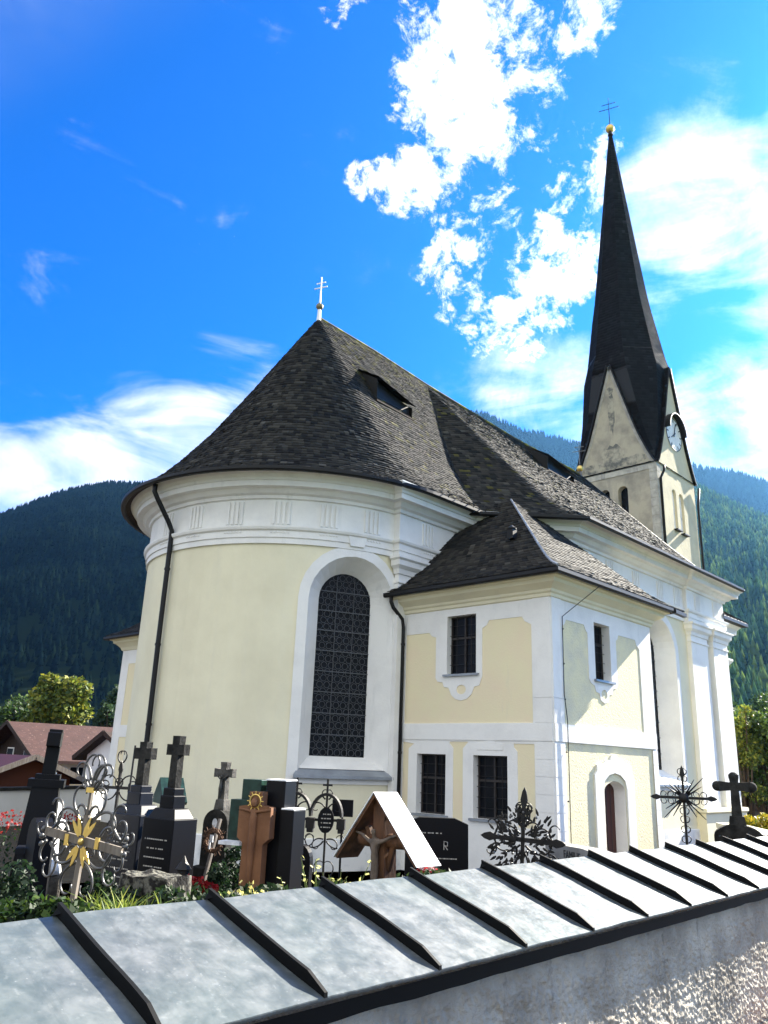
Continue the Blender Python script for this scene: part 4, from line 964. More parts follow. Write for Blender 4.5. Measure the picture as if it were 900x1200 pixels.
# ------------------------------------------------------------------ broadleaf trees
def leafy_tree(name, base, h, cr, label, cols, n=5000, leaf=.14, trunk_h=.35, group=None, seed=1, nb=16, squash=.85):
    rg = np.random.default_rng(seed); rr = random.Random(seed)
    t = thing(name, label, 'tree', base, group=group)
    b = MB(); x, y, z = base; top = z+h*trunk_h
    b.tube([(x, y, z-.1), (x+.02*h, y, z+h*trunk_h*.5), (x, y+.02*h, top), (x, y, z+h*.7)], [h*.03, h*.024, h*.02, h*.008], 8)
    cl = []
    for i in range(nb):
        a_ = rr.random()*2*PI; e = rr.random()**.7; rad = cr*(.25+.75*e)*(.9); zz = z+h*(trunk_h+.1)+(h*(1-trunk_h)-cr*.35)*rr.random()
        f = 1-abs((zz-z)/h-.6)*.9; cx, cy = x+rad*f*math.cos(a_)*.75, y+rad*f*math.sin(a_)*.75
        cl.append((cx, cy, zz, cr*(.26+.22*rr.random()))); b.tube([(x, y, top*.6+z*.4+h*.1), ((x+cx)/2, (y+cy)/2, (top+zz)/2+h*.02), (cx, cy, zz)], [h*.012, h*.008, h*.004], 5)
    cl.append((x, y, z+h*.7, cr*.5)); cl.append((x, y, z+h-cr*.35, cr*.35))
    b.build('trunk', 'bark', t)
    V, F, C = leaf_cloud(cl, n, leaf, cols, rg, squash); fast_mesh('crown', V, F, LEAF, C, t)
    return t
YG = [(.15, .18, .022), (.09, .13, .02), (.045, .075, .015), (.20, .20, .025)]
MG = [(.032, .065, .015), (.055, .10, .018), (.018, .036, .012)]
def base_at(px, D, z=None): p = at(px, 900, D); return (p.x, p.y, GZ if z is None else z)
leafy_tree('garden_tree', base_at(56, 95, -4), 11.2, 4.3, 'yellow green round-crowned tree above the red brown chalet roof', YG, 7000, .55, .3, seed=4)
leafy_tree('garden_tree', base_at(12, 110, -4), 9.5, 4.0, 'darker green tree at the left edge behind the chalet', MG, 4000, .5, .3, seed=5)
leafy_tree('garden_tree', base_at(893, 34, -3), 5.3, 1.7, 'dark green garden tree at the right edge beside the nave', MG+[(.10, .15, .03)], 6000, .16, .25, seed=6)
leafy_tree('garden_shrub', base_at(872, 33, -3), 5.2, 1.1, 'bright yellow green shrub touching the right corner of the nave', YG, 3500, .13, .1, seed=7)
leafy_tree('garden_tree', base_at(915, 60, -3.5), 8.4, 3.0, 'mid green bushy tree farther off at the right edge', MG, 4500, .3, .25, seed=8)
leafy_tree('garden_tree', base_at(868, 75, -4), 9.8, 3.4, 'dense green tree partly hidden by the nave corner', [(.04, .085, .025), (.06, .11, .03)], 4500, .35, .25, seed=12)
leafy_tree('valley_tree', base_at(885, 120, -5), 14.5, 5.0, 'round green tree at the foot of the wooded slope', MG, 4500, .6, .25, seed=13)
leafy_tree('valley_tree', base_at(122, 120, -5), 13.2, 3.0, 'small dark tree between the chalet chimney and the church', [(.03, .06, .025), (.045, .08, .03)], 3000, .5, .25, seed=14)
# bright yellow flowering shrub and low walls at right
fl = thing('flowering_shrub', 'low mass of bright yellow flowers behind the stone grave cross at the right', 'shrub', base_at(893, 20))
p = at(893, 938, 20); V, F, C = leaf_cloud([(p.x+dx, p.y+dy, -.95+dz, .2) for dx, dy, dz in ((0, 0, 0), (.3, -.3, .05), (-.25, .25, -.05), (.1, .1, -.3), (.5, -.5, -.1))], 1500, .07, [(.40, .30, .015), (.3, .26, .02), (.14, .16, .02)], RNG); fast_mesh('blossom', V, F, LEAF, C, fl)
V, F, C = leaf_cloud([(p.x+dx, p.y+dy, -1.35+dz, .45) for dx, dy, dz in ((0, 0, 0), (.3, -.3, .05), (-.25, .25, -.3), (.1, .1, -.5))], 1200, .08, MG, RNG); fast_mesh('foliage', V, F, LEAF, C, fl)
def wall_between(name, a, b_, h0, z0, th, mat, label, cap=None, cat='wall'):
    t = thing(name, label, cat, ((a[0]+b_[0])/2, (a[1]+b_[1])/2, z0)); m = MB(); A = Vector((a[0], a[1], z0+h0/2)); B = Vector((b_[0], b_[1], z0+h0/2)); m.beam(A, B, th, h0); m.build('masonry', mat, t)
    if cap: m = MB(); A.z = B.z = z0+h0+.045; m.beam(A, B, th+.14, .09); m.build('coping_stone', cap, t)
    return t
a_ = at(852, 950, 17); b_ = at(935, 950, 13.5)
wall_between('low_wall', (a_.x, a_.y), (b_.x, b_.y), 1.25, GZ, .3, 'midstone', 'low pale stone wall behind the round-topped grave stone at the right', 'cream')
# long churchyard wall at the left
a_ = at(-160, 940, 24); b_ = at(175, 940, 32)
wall_between('churchyard_wall', (a_.x, a_.y), (b_.x, b_.y), 1.28, GZ-.3, .35, 'housewhite', 'long white churchyard wall with grey coping in front of the chalet', 'oldstone')

# ------------------------------------------------------------------ houses at the left
def house(name, label, rx0, rx1, ry, rz, half, ez, gz, roofm, wallm, over=1.0, overx=1.0, gable_dark=True, chimneys=(), windows=(), th=.18):
    t = thing(name, label, 'house', ((rx0+rx1)/2, ry, gz)); w = MB(); x0, x1 = rx0+overx, rx1-overx; k = (rz-ez)/(half+over); hz = rz-k*half-.05
    w.add([(x0, ry-half, gz), (x1, ry-half, gz), (x1, ry+half, gz), (x0, ry+half, gz), (x0, ry-half, hz), (x1, ry-half, hz), (x1, ry+half, hz), (x0, ry+half, hz), (x0, ry, rz-.1), (x1, ry, rz-.1)],
          [(0, 1, 5, 4), (2, 3, 7, 6), (0, 4, 8, 7, 3), (1, 2, 6, 9, 5)]); w.build('wall', wallm, t)
    r = MB()
    for s in (-1, 1):
        r.add([(rx0, ry, rz), (rx1, ry, rz), (rx1, ry+s*(half+over), ez), (rx0, ry+s*(half+over), ez), (rx0, ry, rz-th), (rx1, ry, rz-th), (rx1, ry+s*(half+over), ez-th), (rx0, ry+s*(half+over), ez-th)],
              [(0, 1, 2, 3), (4, 7, 6, 5), (3, 2, 6, 7), (0, 3, 7, 4), (1, 5, 6, 2)])
    ro = r.build('roof', roofm, t)
    b = MB()
    for s in (-1, 1): b.beam((rx0-.03, ry, rz-.05), (rx0-.03, ry+s*(half+over), ez-.05), .05, .26)
    b.build('barge_board', 'darkwood' if gable_dark or name == 'barn' else 'greywood', t)
    if gable_dark:
        g_ = MB(); g_.add([(x0-.04, ry-half, hz-1.3), (x0-.04, ry+half, hz-1.3), (x0-.04, ry+half, hz), (x0-.04, ry, rz-.15), (x0-.04, ry-half, hz)], [(0, 1, 2, 3, 4)]); g_.build('gable_boarding', 'darkwood', t)
        bl = MB(); bl.box((x0-.45, ry, hz-1.25), (.9, half*1.7, .12)); bl.box((x0-.88, ry, hz-.78), (.06, half*1.7, .1)); 
        for i in range(int(half*1.7/.22)): bl.box((x0-.88, ry-half*.85+i*.22, hz-1.0), (.03, .12, .45))
        bl.build('balcony', 'darkwood', t)
    for (cx, cy, cz, ch, cs_) in chimneys:
        c_ = MB(); c_.box((cx, cy, cz), (cs_, cs_, ch)); c1 = c_.build('chimney', 'housewhite', ro); c_ = MB(); c_.box((cx, cy, cz+ch/2+.05), (cs_*1.35, cs_*1.35, .1)); c_.build('chimney_cap', 'cream', ro)
    for (face, u, z_, ww, hh) in windows:
        f = MB(); g2 = MB()
        if face == 'S': f.box((u, ry-half-.02, z_), (ww+.16, .06, hh+.16)); g2.box((u, ry-half-.04, z_), (ww, .06, hh))
        else: f.box((x0-.06, u, z_), (.06, ww+.16, hh+.16)); g2.box((x0-.08, u, z_), (.06, ww, hh))
        fo = f.build('window', 'white', t); g2.build('pane', 'glass', fo)
    return t
p = at(9, 845, 62); q_ = at(68, 882, 57)
RY = p.y; rz_ = p.z
house('chalet', 'chalet with red brown speckled roof and white side wall beyond the churchyard wall', p.x, p.x+19, RY, rz_, 4.2, rz_-2.45, -4.4, 'tile', 'housewhite', 1.0, 1.1,
      chimneys=((p.x+14.2, RY-1.4, rz_-.2, 1.9, .8), (p.x+12.0, RY-2.2, rz_-.75, 1.0, .6)), windows=(('S', p.x+6.5, -1.7, 1.0, 1.1), ('S', p.x+3.4, -1.7, .9, 1.1), ('E', RY-1.6, -.6, .9, 1.0), ('E', RY+1.2, -.6, .9, 1.0), ('S', p.x+10.5, -1.8, 1.2, 1.9)))
p = at(42, 888, 46)
L_ = 9.0; ob = house('outbuilding', 'low outbuilding with bright red roof and pale barge boards in front of the chalet', p.x-L_/2, p.x+L_/2, p.y+L_/2, p.z+.1, 2.3, p.z-1.1, -4.4, 'redroof', pmat('terracotta render', (.08, .028, .014), .9, .1), .7, .6, False); ob.rotation_euler.z = R(90)
p = at(122, 857, 50)
house('barn', 'dark roofed low building between the chalet and the church', p.x, p.x+9, p.y, p.z, 2.6, p.z-1.5, -4.4, 'darkwood', 'housewhite', .8, .5, False)
p = at(897, 912, 60)
house('farmhouse', 'distant house with dark roof among the garden trees at the right edge', p.x-1.5, p.x+12, p.y-1.5, p.z+1.0, 3.5, p.z-1.0, -5, 'darkwood', 'darkwood', .9, .8, False)

# ================================================================== THE GRAVES
def spot(px, D): p = at(px, 960, D); return (p.x, p.y, GZ)
def zz_(px, py, D): return at(px, py, D).z-GZ            # height above the ground
def lb(parent, mb, name, mat, smooth=False, label=None):
    o = mb.build(name, mat, parent, smooth, world=False)
    if label: o['label'] = label
    return o
def bevel(o, w=.008, seg=2):
    m = o.modifiers.new('bevel', 'BEVEL'); m.width = w; m.segments = seg; m.limit_method = 'ANGLE'; return o
def cross_mb(h, w, t, z0=0, armz=.68, d=None, flare=1.0, m=None):
    """latin cross as one outline with depth d"""
    d = d or t; a = z0+h*armz; k = t/2; f = k*flare
    P = [(-f, z0), (f, z0), (k, a-k), (w/2, a-f), (w/2, a+f), (k, a+k), (f, z0+h), (-f, z0+h), (-k, a+k), (-w/2, a+f), (-w/2, a-f), (-k, a-k)]
    mb = m or MB(); mb.slab(P, [], lambda u, v, tt: (u, tt, v), -d/2, d/2, back=True); return mb
def lines(parent, w, z0, z1, n, y, mat='lettering', seed=1, x0=0):
    """rows of small worn inscription strokes"""
    rg = random.Random(seed); m = MB()
    for i in range(n):
        z = z1-(z1-z0)*i/max(1, n-1); ww = w*(.6+.4*rg.random()); x = -ww/2
        while x < ww/2:
            l = .008+.022*rg.random(); m.box((x0+x+l/2, y, z), (l, .003, .011)); x += l+.008+(.015 if rg.random() < .2 else 0)
    return lb(parent, m, 'inscription', mat)
def volute(mb, p, ang, L, k0, k1, r, y=0.0, n=20, sx=1, taper=.5):
    """scroll in the x-z plane whose curvature grows along its length"""
    x, z = p; pts = []; rr = []
    for i in range(n+1):
        pts.append((sx*x, y, z)); rr.append(r*(1-(1-taper)*i/n)); k = k0+(k1-k0)*(i/n)**1.5; ang += k*L/n
        x += math.cos(ang)*L/n; z += math.sin(ang)*L/n
    mb.tube(pts, rr, 5); return mb
def sym(mb, *a, **k): volute(mb, *a, sx=1, **k); volute(mb, *a, sx=-1, **k)
def leaf(mb, p, ang, L, w, y=0.0, t=.006, sx=1):
    c, s = math.cos(ang), math.sin(ang); q = lambda a, b_: (sx*(p[0]+a*c-b_*s), p[1]+a*s+b_*c)
    P = [q(0, -w*.25), q(L*.35, -w*.5), q(L*.75, -w*.3), q(L, 0), q(L*.75, w*.3), q(L*.35, w*.5), q(0, w*.25)]
    if sx < 0: P = P[::-1]
    mb.slab(P, [], lambda u, v, tt: (u, y+tt, v), -t/2, t/2, back=True)
FACE = R(90)                                    # arms along world Y, face towards -X

# 1 tall black stone with a tall cross at the far left
D = 8.6; t = lthing('cross_gravestone', 'tall black stone grave marker with stepped base and high cross, leftmost in the churchyard', 'gravestone', spot(42, D), R(62), 'gravestones', tilt=(R(1.5), 0))
m = MB(); m.box((0, 0, .25), (.95, .5, .5)); m.box((0, 0, .62), (.62, .42, .28), taper=.85); lb(t, m, 'base', 'oldstone')
m = MB(); m.box((-.36, 0, .90), (.28, .26, .82), taper=.85); m.box((-.36, 0, 1.33), (.27, .26, .05)); lb(t, m, 'side_stone', 'bluegranite')
h0 = zz_(42, 917, D); m = MB(); m.box((0, 0, (.74+h0)/2), (.44, .36, h0-.74), taper=.66); m.box((0, 0, h0), (.36, .32, .07)); m.box((0, 0, h0+.05), (.24, .22, .06)); lb(t, m, 'pedestal', 'granite')
hh = zz_(46, 855, D)-h0-.05; bevel(lb(t, cross_mb(hh, .36, .13, h0+.06, .78, .12), 'cross', 'granite'))
# 2 white marble monument
D = 9.6; t = lthing('marble_monument', 'small white marble monument with draped shoulders and a little cross on a rough stone base', 'gravestone', spot(56, D), R(75), 'gravestones')
z1 = zz_(56, 1022, D); z2 = zz_(56, 958, D); z3 = zz_(56, 905, D)
m = MB(); m.box((0, 0, z1/2), (.55, .4, z1), taper=.9); bevel(lb(t, m, 'rock_base', 'midstone'), .03)
m = MB(); m.lathe([(.30, z1), (.27, z1+.08), (.22, z1+.12), (.20, z1+.35), (.24, z2-.12), (.27, z2-.08), (.25, z2-.03), (.16, z2), (.14, z2+.1), (.10, z2+.2), (.05, z2+.26)], (0, 0, 0), 8, 1.05, .72); m.ball((-.16, 0, z2+.02), .07, 8); m.ball((.16, 0, z2+.02), .07, 8); m.ball((0, -.05, z2+.05), .09, 8, 1.3)
lb(t, m, 'pillar', 'marble', True)
lb(t, cross_mb(z3-z2-.2, .17, .035, z2+.2, .66, .03), 'cross', 'marble')
# 3 dark round-topped stone
D = 8.0; t = lthing('round_gravestone', 'narrow dark round-topped gravestone in front of the white marble monument', 'gravestone', spot(50, D), R(80), 'gravestones')
P = [(-.15, 0), (.15, 0)]+[(.15*math.cos(PI*i/10), zz_(48, 958, D)-.15+.15*math.sin(PI*i/10)) for i in range(11)]; m = MB(); m.slab(P, [], lambda u, v, w_: (u, w_, v), -.07, .07, back=True); bevel(lb(t, m, 'slab', 'granite'), .01)
m = MB(); m.box((0, 0, .2), (.5, .3, .4)); lb(t, m, 'base', 'oldstone')

# 4 the ornate silver-grey iron cross with gilded leaves
D = 5.6; t = lthing('iron_cross', 'ornate silver grey wrought iron grave cross with gilded leaves, close behind the wall', 'grave cross', spot(92, D), R(114), 'iron grave crosses', tilt=(0, R(-2))); t.scale = (.82, 1, 1)
HT = zz_(100, 872, D); zc = zz_(92, 985, D); m = MB()
m.beam((0, 0, 0), (0, 0, HT-.42), .022, .042); m.tube([(0, 0, HT-.44), (0, 0, HT-.25)], .012, 6)
m.beam((-.36, 0, zc-.03), (.36, 0, zc+.035), .02, .05); lb(t, m, 'bars', 'greywood')
s_ = MB(); rr_ = .0115
for yy in (0,):
    for (p, a_, L, k0, k1) in [((.02, zc+.06), R(60), .42, -2, -22), ((.02, zc+.30), R(35), .38, 4, 24), ((.03, zc+.12), R(20), .36, 3, 26), ((.33, zc+.03), R(150), .34, -3, -26), ((.33, zc+.02), R(40), .20, 6, 40), ((.34, zc-.02), R(-40), .20, -6, -40),
                               ((.02, zc-.06), R(-50), .46, 3, 22), ((.02, zc-.35), R(-30), .40, -5, -26), ((.03, zc-.12), R(-15), .36, -4, -28), ((.02, zc-.62), R(-40), .42, 5, 24), ((.30, zc-.03), R(-150), .36, 4, 28), ((.02, zc-.95), R(60), .42, -5, -22),
                               ((.01, HT-.42), R(75), .16, -8, -56), ((.01, HT-.52), R(50), .16, 10, 54), ((.02, zc+.36), R(72), .26, -3, -34), ((.02, HT-.64), R(60), .16, -8, -54), ((.15, zc+.04), R(70), .2, -8, -44), ((.15, zc-.04), R(-70), .2, 8, 44), ((.02, zc-.78), R(-60), .26, -6, -36), ((.012, HT-.26), R(70), .13, -8, -60), ((.02, .18), R(25), .3, 8, 26), ((.02, .12), R(100), .32, -6, -18)]:
        sym(s_, p, a_, L, k0, k1, rr_, y=yy)
volute(s_, (0, HT-.25), R(90), .28, 2, 44, .012)
for sx_ in (-1, 1):
    for a_ in (-40, 0, 40): s_.ball((sx_*(.36+.03*math.cos(R(a_))), 0, zc+.045*math.sin(R(a_))*1.5), .018, 6)
    volute(s_, (.36, zc), R(0), .16, 4, 46, .009, sx=sx_)
lb(t, s_, 'scrollwork', 'ironlight', True)
g = MB()
for a_ in (48, 68, 112, 132, 228, 248, 292, 312): leaf(g, (.04*math.cos(R(a_)), zc+.04*math.sin(R(a_))), R(a_), .12, .034, y=.02)
for x_, z_ in ((.14, zc), (-.14, zc), (0, zc+.30), (0, zc-.42)): g.box((x_, .012, z_), (.034, .012, .066) if abs(x_) > 0 else (.066, .012, .03))
g.ball((0, .02, zc), .022, 8); lb(t, g, 'gilded_leaves', 'gold')
g = MB(); g.box((0, 0, .12), (.40, .34, .24)); bevel(lb(t, g, 'stone_foot', 'midstone'), .03)
# 5 black iron cross behind it
def iron_cross_simple(name, label, px, D, top, cross_py, half, rz, seed, mat='iron'):
    t = lthing(name, label, 'grave cross', spot(px, D), rz, 'iron grave crosses'); H = zz_(px, top, D); zc = zz_(px, cross_py, D)
    m = MB(); m.beam((0, 0, 0), (0, 0, H-.1), .03, .03); m.beam((-half, 0, zc), (half, 0, zc), .03, .035); leaf(m, (0, H-.14), R(90), .16, .06, t=.02)
    for s in (-1, 1): leaf(m, (half-.04, zc), 0, .12, .07, t=.02, sx=s)
    lb(t, m, 'bars', mat); return t, H, zc
t, H, zc = iron_cross_simple('iron_cross', 'slim black iron grave cross with openwork scrolls against the left corner of the apse', 134, 11, 893, 923, .36, R(120), 1)
s_ = MB()
for (p, a_, L, k0, k1) in [((.02, zc+.05), R(70), .42, -5, -24), ((.02, zc-.05), R(-70), .42, 5, 24), ((.3, zc), R(120), .28, 3, 34), ((.3, zc), R(-120), .28, -3, -34), ((.02, zc+.3), R(40), .25, 6, 34), ((.02, zc-.35), R(-30), .4, -6, -22), ((.02, zc-.7), R(-50), .4, 5, 22), ((.02, H-.3), R(40), .18, 8, 44)]: sym(s_, p, a_, L, k0, k1, .011)
lb(t, s_, 'scrollwork', 'iron', True); m = MB(); m.box((0, 0, .3), (.4, .3, .6)); lb(t, m, 'stone_foot', 'oldstone')
t = lthing('iron_rod', 'thin plain iron rod standing beside the slim black cross', 'rod', spot(146, 10.6)); m = MB(); m.tube([(0, 0, 0), (.02, 0, zz_(146, 873, 10.6))], .012, 6); lb(t, m, 'rod', 'iron')

# 6 pair of polished stones with crosses
def pillar_stone(px, D, top, ctop, w, label, mat, rz, wx=1.0, seed=1):
    t = lthing('pillar_gravestone', label, 'gravestone', spot(px, D), rz, 'gravestones'); h = zz_(px, top, D); hc = zz_(px, ctop, D)
    m = MB(); m.box((0, 0, .17), (w*1.25, w*1.0, .34)); bevel(lb(t, m, 'base', 'oldstone'))
    m = MB(); m.box((0, 0, .34+(h-.5)/2+.0), (w, w*.72, h-.5), taper=.94); m.box((0, 0, h-.12), (w*.86, w*.6, .10), taper=.7); m.box((0, 0, h-.02), (w*.42, w*.36, .14)); m.box((0, 0, h+.06), (w*.34, w*.3, .12)); bevel(lb(t, m, 'pillar', mat), .01)
    m = cross_mb(hc-h-.1, .24*w/.44, .095*w/.44, h+.1, .74, .08, 1.08); bevel(lb(t, m, 'cross', 'oldstone'), .006)
    lines(t, w*.7, .75, h-.35, 9, w*.36, seed=seed)
    return t
pillar_stone(161, 9.2, 934, 869, .50, 'dark grey polished pillar gravestone with a stone cross, left of the pair by the apse', 'bluegranite', R(100), seed=1)
pillar_stone(200, 8.6, 938, 862, .46, 'black polished pillar gravestone with a cross, right of the pair by the apse', 'granite', R(100), seed=2)
t = lthing('grave_lantern_roof', 'small dark green gabled metal shelter between the two pillar gravestones', 'grave shelter', spot(197, 9.6), R(70)); z1 = zz_(197, 938, 9.6); z2 = zz_(197, 911, 9.6)
m = MB(); m.add([(-.30, -.12, z1), (0, -.12, z2), (.30, -.12, z1), (-.30, .14, z1), (0, .14, z2), (.30, .14, z1), (-.27, -.12, z1-.03), (.27, -.12, z1-.03), (-.27, .14, z1-.03), (.27, .14, z1-.03)], [(0, 1, 4, 3), (1, 2, 5, 4), (0, 6, 7, 2, 1), (3, 4, 5, 9, 8)]); lb(t, m, 'roof', 'greenmarble')
m = MB(); m.box((0, 0, z1/2), (.3, .14, z1)); lb(t, m, 'body', 'oldstone')
# 7 rough block
t = lthing('rough_stone_block', 'rough mottled grey boulder block with flat top behind the wall', 'boulder', spot(190, 6.6), R(108)); h = zz_(190, 1024, 6.6); m = MB(); nn = 14; rg = random.Random(4)
pts = []
for i in range(nn+1):
    for j in range(8):
        pass
def rock(mb, c, d, seed, amp=.12, n=9):
    base = bpy.data.meshes.new('r'); import bmesh; bm = bmesh.new(); bmesh.ops.create_cube(bm, size=1); bmesh.ops.subdivide_edges(bm, edges=bm.edges[:], cuts=n, use_grid_fill=True)
    vs = []
    for v in bm.verts:
        p = Vector((v.co.x*d[0], v.co.y*d[1], v.co.z*d[2])); k = noise.noise_vector(p*5+Vector((seed, 0, 0)))*amp*.5+noise.noise_vector(p*16+Vector((seed, 3, 0)))*amp*.25; p += k*min(d); vs.append(tuple(p+Vector(c)))
    mb.add(vs, [tuple(v.index for v in f.verts) for f in bm.faces]); bm.free(); bpy.data.meshes.remove(base); return mb
rock(m, (0, 0, h/2), (.46, .30, h), 2, .26, 16); lb(t, m, 'block', pmat('mottled rough stone', (.15, .145, .12), .95, .1, col2=(.022, .021, .02), nscale=13, nlo=.42, nhi=.54, bump=.015, bscale=40))
# 8 red flowers and grave light
def flowers(px, py, D, r, label, n=260, col=((.30, .01, .01), (.20, .006, .01), (.34, .03, .02)), green=((.012, .03, .008), (.02, .045, .01)), name='flower_bowl', cat='flowers'):
    p = at(px, py, D); t = thing(name, label, cat, (p.x, p.y, GZ), group='flowers and plants on the graves')
    V, F, C = leaf_cloud([(p.x, p.y, p.z, r), (p.x+r*.7, p.y-r*.5, p.z-.02, r*.7), (p.x-r*.7, p.y+r*.5, p.z-.03, r*.7)], n, .045, col, RNG, .6); fast_mesh('blossoms', V, F, LEAF, C, t)
    V, F, C = leaf_cloud([(p.x, p.y, p.z-r*.8, r*1.1), (p.x, p.y, p.z-r*1.6, r)], n, .05, green, RNG); fast_mesh('leaves', V, F, LEAF, C, t); return t
flowers(228, 1038, 7.6, .13, 'bowl of red flowers right of the rough boulder block', 420)
flowers(4, 962, 12, .28, 'red flowers at the far left edge below the white churchyard wall', 160)
flowers(73, 958, 14, .22, 'red flowers between the white monument and the silver iron cross', 120)
flowers(500, 1020, 8.5, .09, 'small red and white flowers beside the roofed wooden crucifix', 220, ((.5, .03, .03), (.6, .5, .5), (.3, .02, .02)))
t = lthing('grave_lantern', 'small dark pointed grave lantern beside the red flowers', 'lantern', spot(221, 7.9), R(80)); z_ = zz_(221, 1037, 7.9)
m = MB(); m.lathe([(.05, 0), (.05, z_-.02), (.07, z_), (.055, z_+.02), (.055, z_+.12), (.075, z_+.13), (.03, z_+.19), (.004, z_+.24)], (0, 0, 0), 8); lb(t, m, 'body', 'iron')
# 9 old stone with crucifix, leaning stick and wreath
D = 9.4; t = lthing('crucifix_gravestone', 'weathered dark arched gravestone topped by a stone crucifix, with an oval portrait', 'gravestone', spot(259, D), R(104), 'gravestones'); z1 = zz_(259, 948, D); z0 = zz_(259, 1041, D); zt = zz_(263, 893, D)
P = [(-.17, z0), (.17, z0), (.17, z1-.17)]+[(.17*math.cos(PI*i/12), z1-.15+.15*math.sin(PI*i/12)) for i in range(13)]+[(-.17, z1-.17)]
m = MB(); m.slab(P, [], lambda u, v, w_: (u, w_, v), -.09, .09, back=True); rock(m, (0, 0, z0/2+.1), (.44, .34, z0+.2), 7, .25, 8); lb(t, m, 'stone', 'oldstone')
m = MB(); m.box((0, 0, z1+.04), (.14, .13, .12), taper=.8); cross_mb(zt-z1-.08, .26, .075, z1+.08, .72, .07, 1.25, m); bevel(lb(t, m, 'cross', 'midstone'), .006)
m = MB(); m.tube([(0, .05, z1+.3), (0, .06, z1+.22), (.01, .055, z1+.12)], [.014, .02, .012], 6); m.ball((0, .055, z1+.335), .018, 6); m.tube([(-.09, .05, z1+.36), (0, .055, z1+.30), (.09, .05, z1+.36)], .008, 5); lb(t, m, 'corpus', 'midstone', True)
m = MB(); m.lathe([(.032, 0), (.036, .006)], (0, 0, 0), 14, 1, 1.35); o = lb(t, m, 'portrait', 'marble'); o.location = (0, .092, z1-.14); o.rotation_euler = (R(-90), 0, 0)
t = lthing('wooden_stick', 'pale wooden stick leaning against the dark arched gravestone', 'stick', spot(245, 8.9)); a_ = at(238, 1036, 8.9); b_ = at(258, 960, 9.15); m = MB(); o_ = Vector(t.location); m.tube([a_-o_, b_-o_], .022, 7); lb(t, m, 'pole', 'greywood')
t = lthing('wreath', 'dried brown twig wreath hung on the leaning stick', 'wreath', tuple(at(250, 985, 8.8)), R(104)); m = MB()
for k in range(7): m.tube([((.10+.018*math.cos(k*2+6*a_))*math.cos(a_), .02*math.sin(k+5*a_), (.10+.018*math.cos(k*2+6*a_))*math.sin(a_)) for a_ in [2*PI*i/30 for i in range(30)]], .007, 4, closed=True)
rg = random.Random(2)
for k in range(60): a_ = rg.random()*6.28; r_ = .10; d_ = Vector((math.cos(a_+rg.uniform(-.7, .7)), rg.uniform(-.5, .5), math.sin(a_+rg.uniform(-.7, .7))))*.05; m.tube([(r_*math.cos(a_), 0, r_*math.sin(a_)), (r_*math.cos(a_)+d_.x, d_.y, r_*math.sin(a_)+d_.z)], .003, 3)
lb(t, m, 'ring', 'twig'); m = MB(); m.box((0, .03, .02), (.04, .01, .07)); m.box((.02, .03, -.04), (.02, .01, .08)); lb(t, m, 'ribbon', 'marble')
# 10 brown carved cross stone with green and black wings
D = 7.8; t = lthing('carved_cross_gravestone', 'brown carved stone cross with a gilded halo set on green marble and black granite blocks', 'gravestone', spot(305, D), R(112), 'gravestones')
za = zz_(305, 926, D); zb = zz_(305, 981, D); zs = zz_(305, 945, D)
m = MB(); Pb = [(-.11, .1), (.11, .1), (.105, zb-.05), (.165, zb), (.165, zs+.0), (.07, zs+.015), (.068, za-.01), (-.068, za-.01), (-.07, zs+.015), (-.165, zs+.0), (-.165, zb), (-.105, zb-.05)]
m.slab(Pb, [], lambda u, v, w_: (u, w_, v), .02, .11, back=True); bk_ = lb(t, m, 'carved_cross', 'brown')
m = MB()
m.tube([(0, .115, zs-.02), (0, .125, zs-.12), (.005, .12, zb-.25), (0, .115, zb-.55)], [.028, .038, .030, .014], 8); m.tube([(-.16, .112, zs-.02), (-.05, .12, zs-.035), (0, .122, zs-.05), (.05, .12, zs-.035), (.16, .112, zs-.02)], [.010, .014, .02, .014, .010], 6); m.ball((0, .13, zs+.035), .032, 8, 1.25)
lb(t, m, 'relief_figure', 'brown', True)
m = MB(); m.tube([(.055*math.cos(2*PI*i/20), .115, zs+.05+.055*math.sin(2*PI*i/20)) for i in range(20)], .007, 5, closed=True)
for a_ in range(0, 360, 30): m.beam((.062*math.cos(R(a_)), .115, zs+.05+.062*math.sin(R(a_))), (.085*math.cos(R(a_)), .115, zs+.05+.085*math.sin(R(a_))), .005, .007)
lb(t, m, 'halo', 'gold')
m = MB(); m.box((.13, -.10, (za+.09+zs)/2), (.20, .16, za+.09-zs)); m.box((.21, -.08, (zs+zb)/2), (.22, .20, zs-zb+.1)); bevel(lb(t, m, 'green_block', 'greenmarble'), .006)
m = MB(); m.box((-.12, -.14, (za+.09+.1)/2), (.20, .22, za+.09-.1)); m.box((-.27, -.12, (zs-.02+.1)/2), (.14, .24, zs-.02-.1)); bevel(lb(t, m, 'black_block', 'granite'), .006)
for c_, d_ in (((-.12, -.14, za+.094), (.21, .23, .012)), ((-.275, -.12, zs-.01), (.13, .24, .012)), ((.22, -.02, zb-.055), (.22, .34, .03))): m = MB(); m.box(c_, d_); lb(t, m, 'pale_ledge', 'marble')
m = MB(); m.box((0, 0, .14), (.6, .45, .28)); lb(t, m, 'base', 'oldstone')
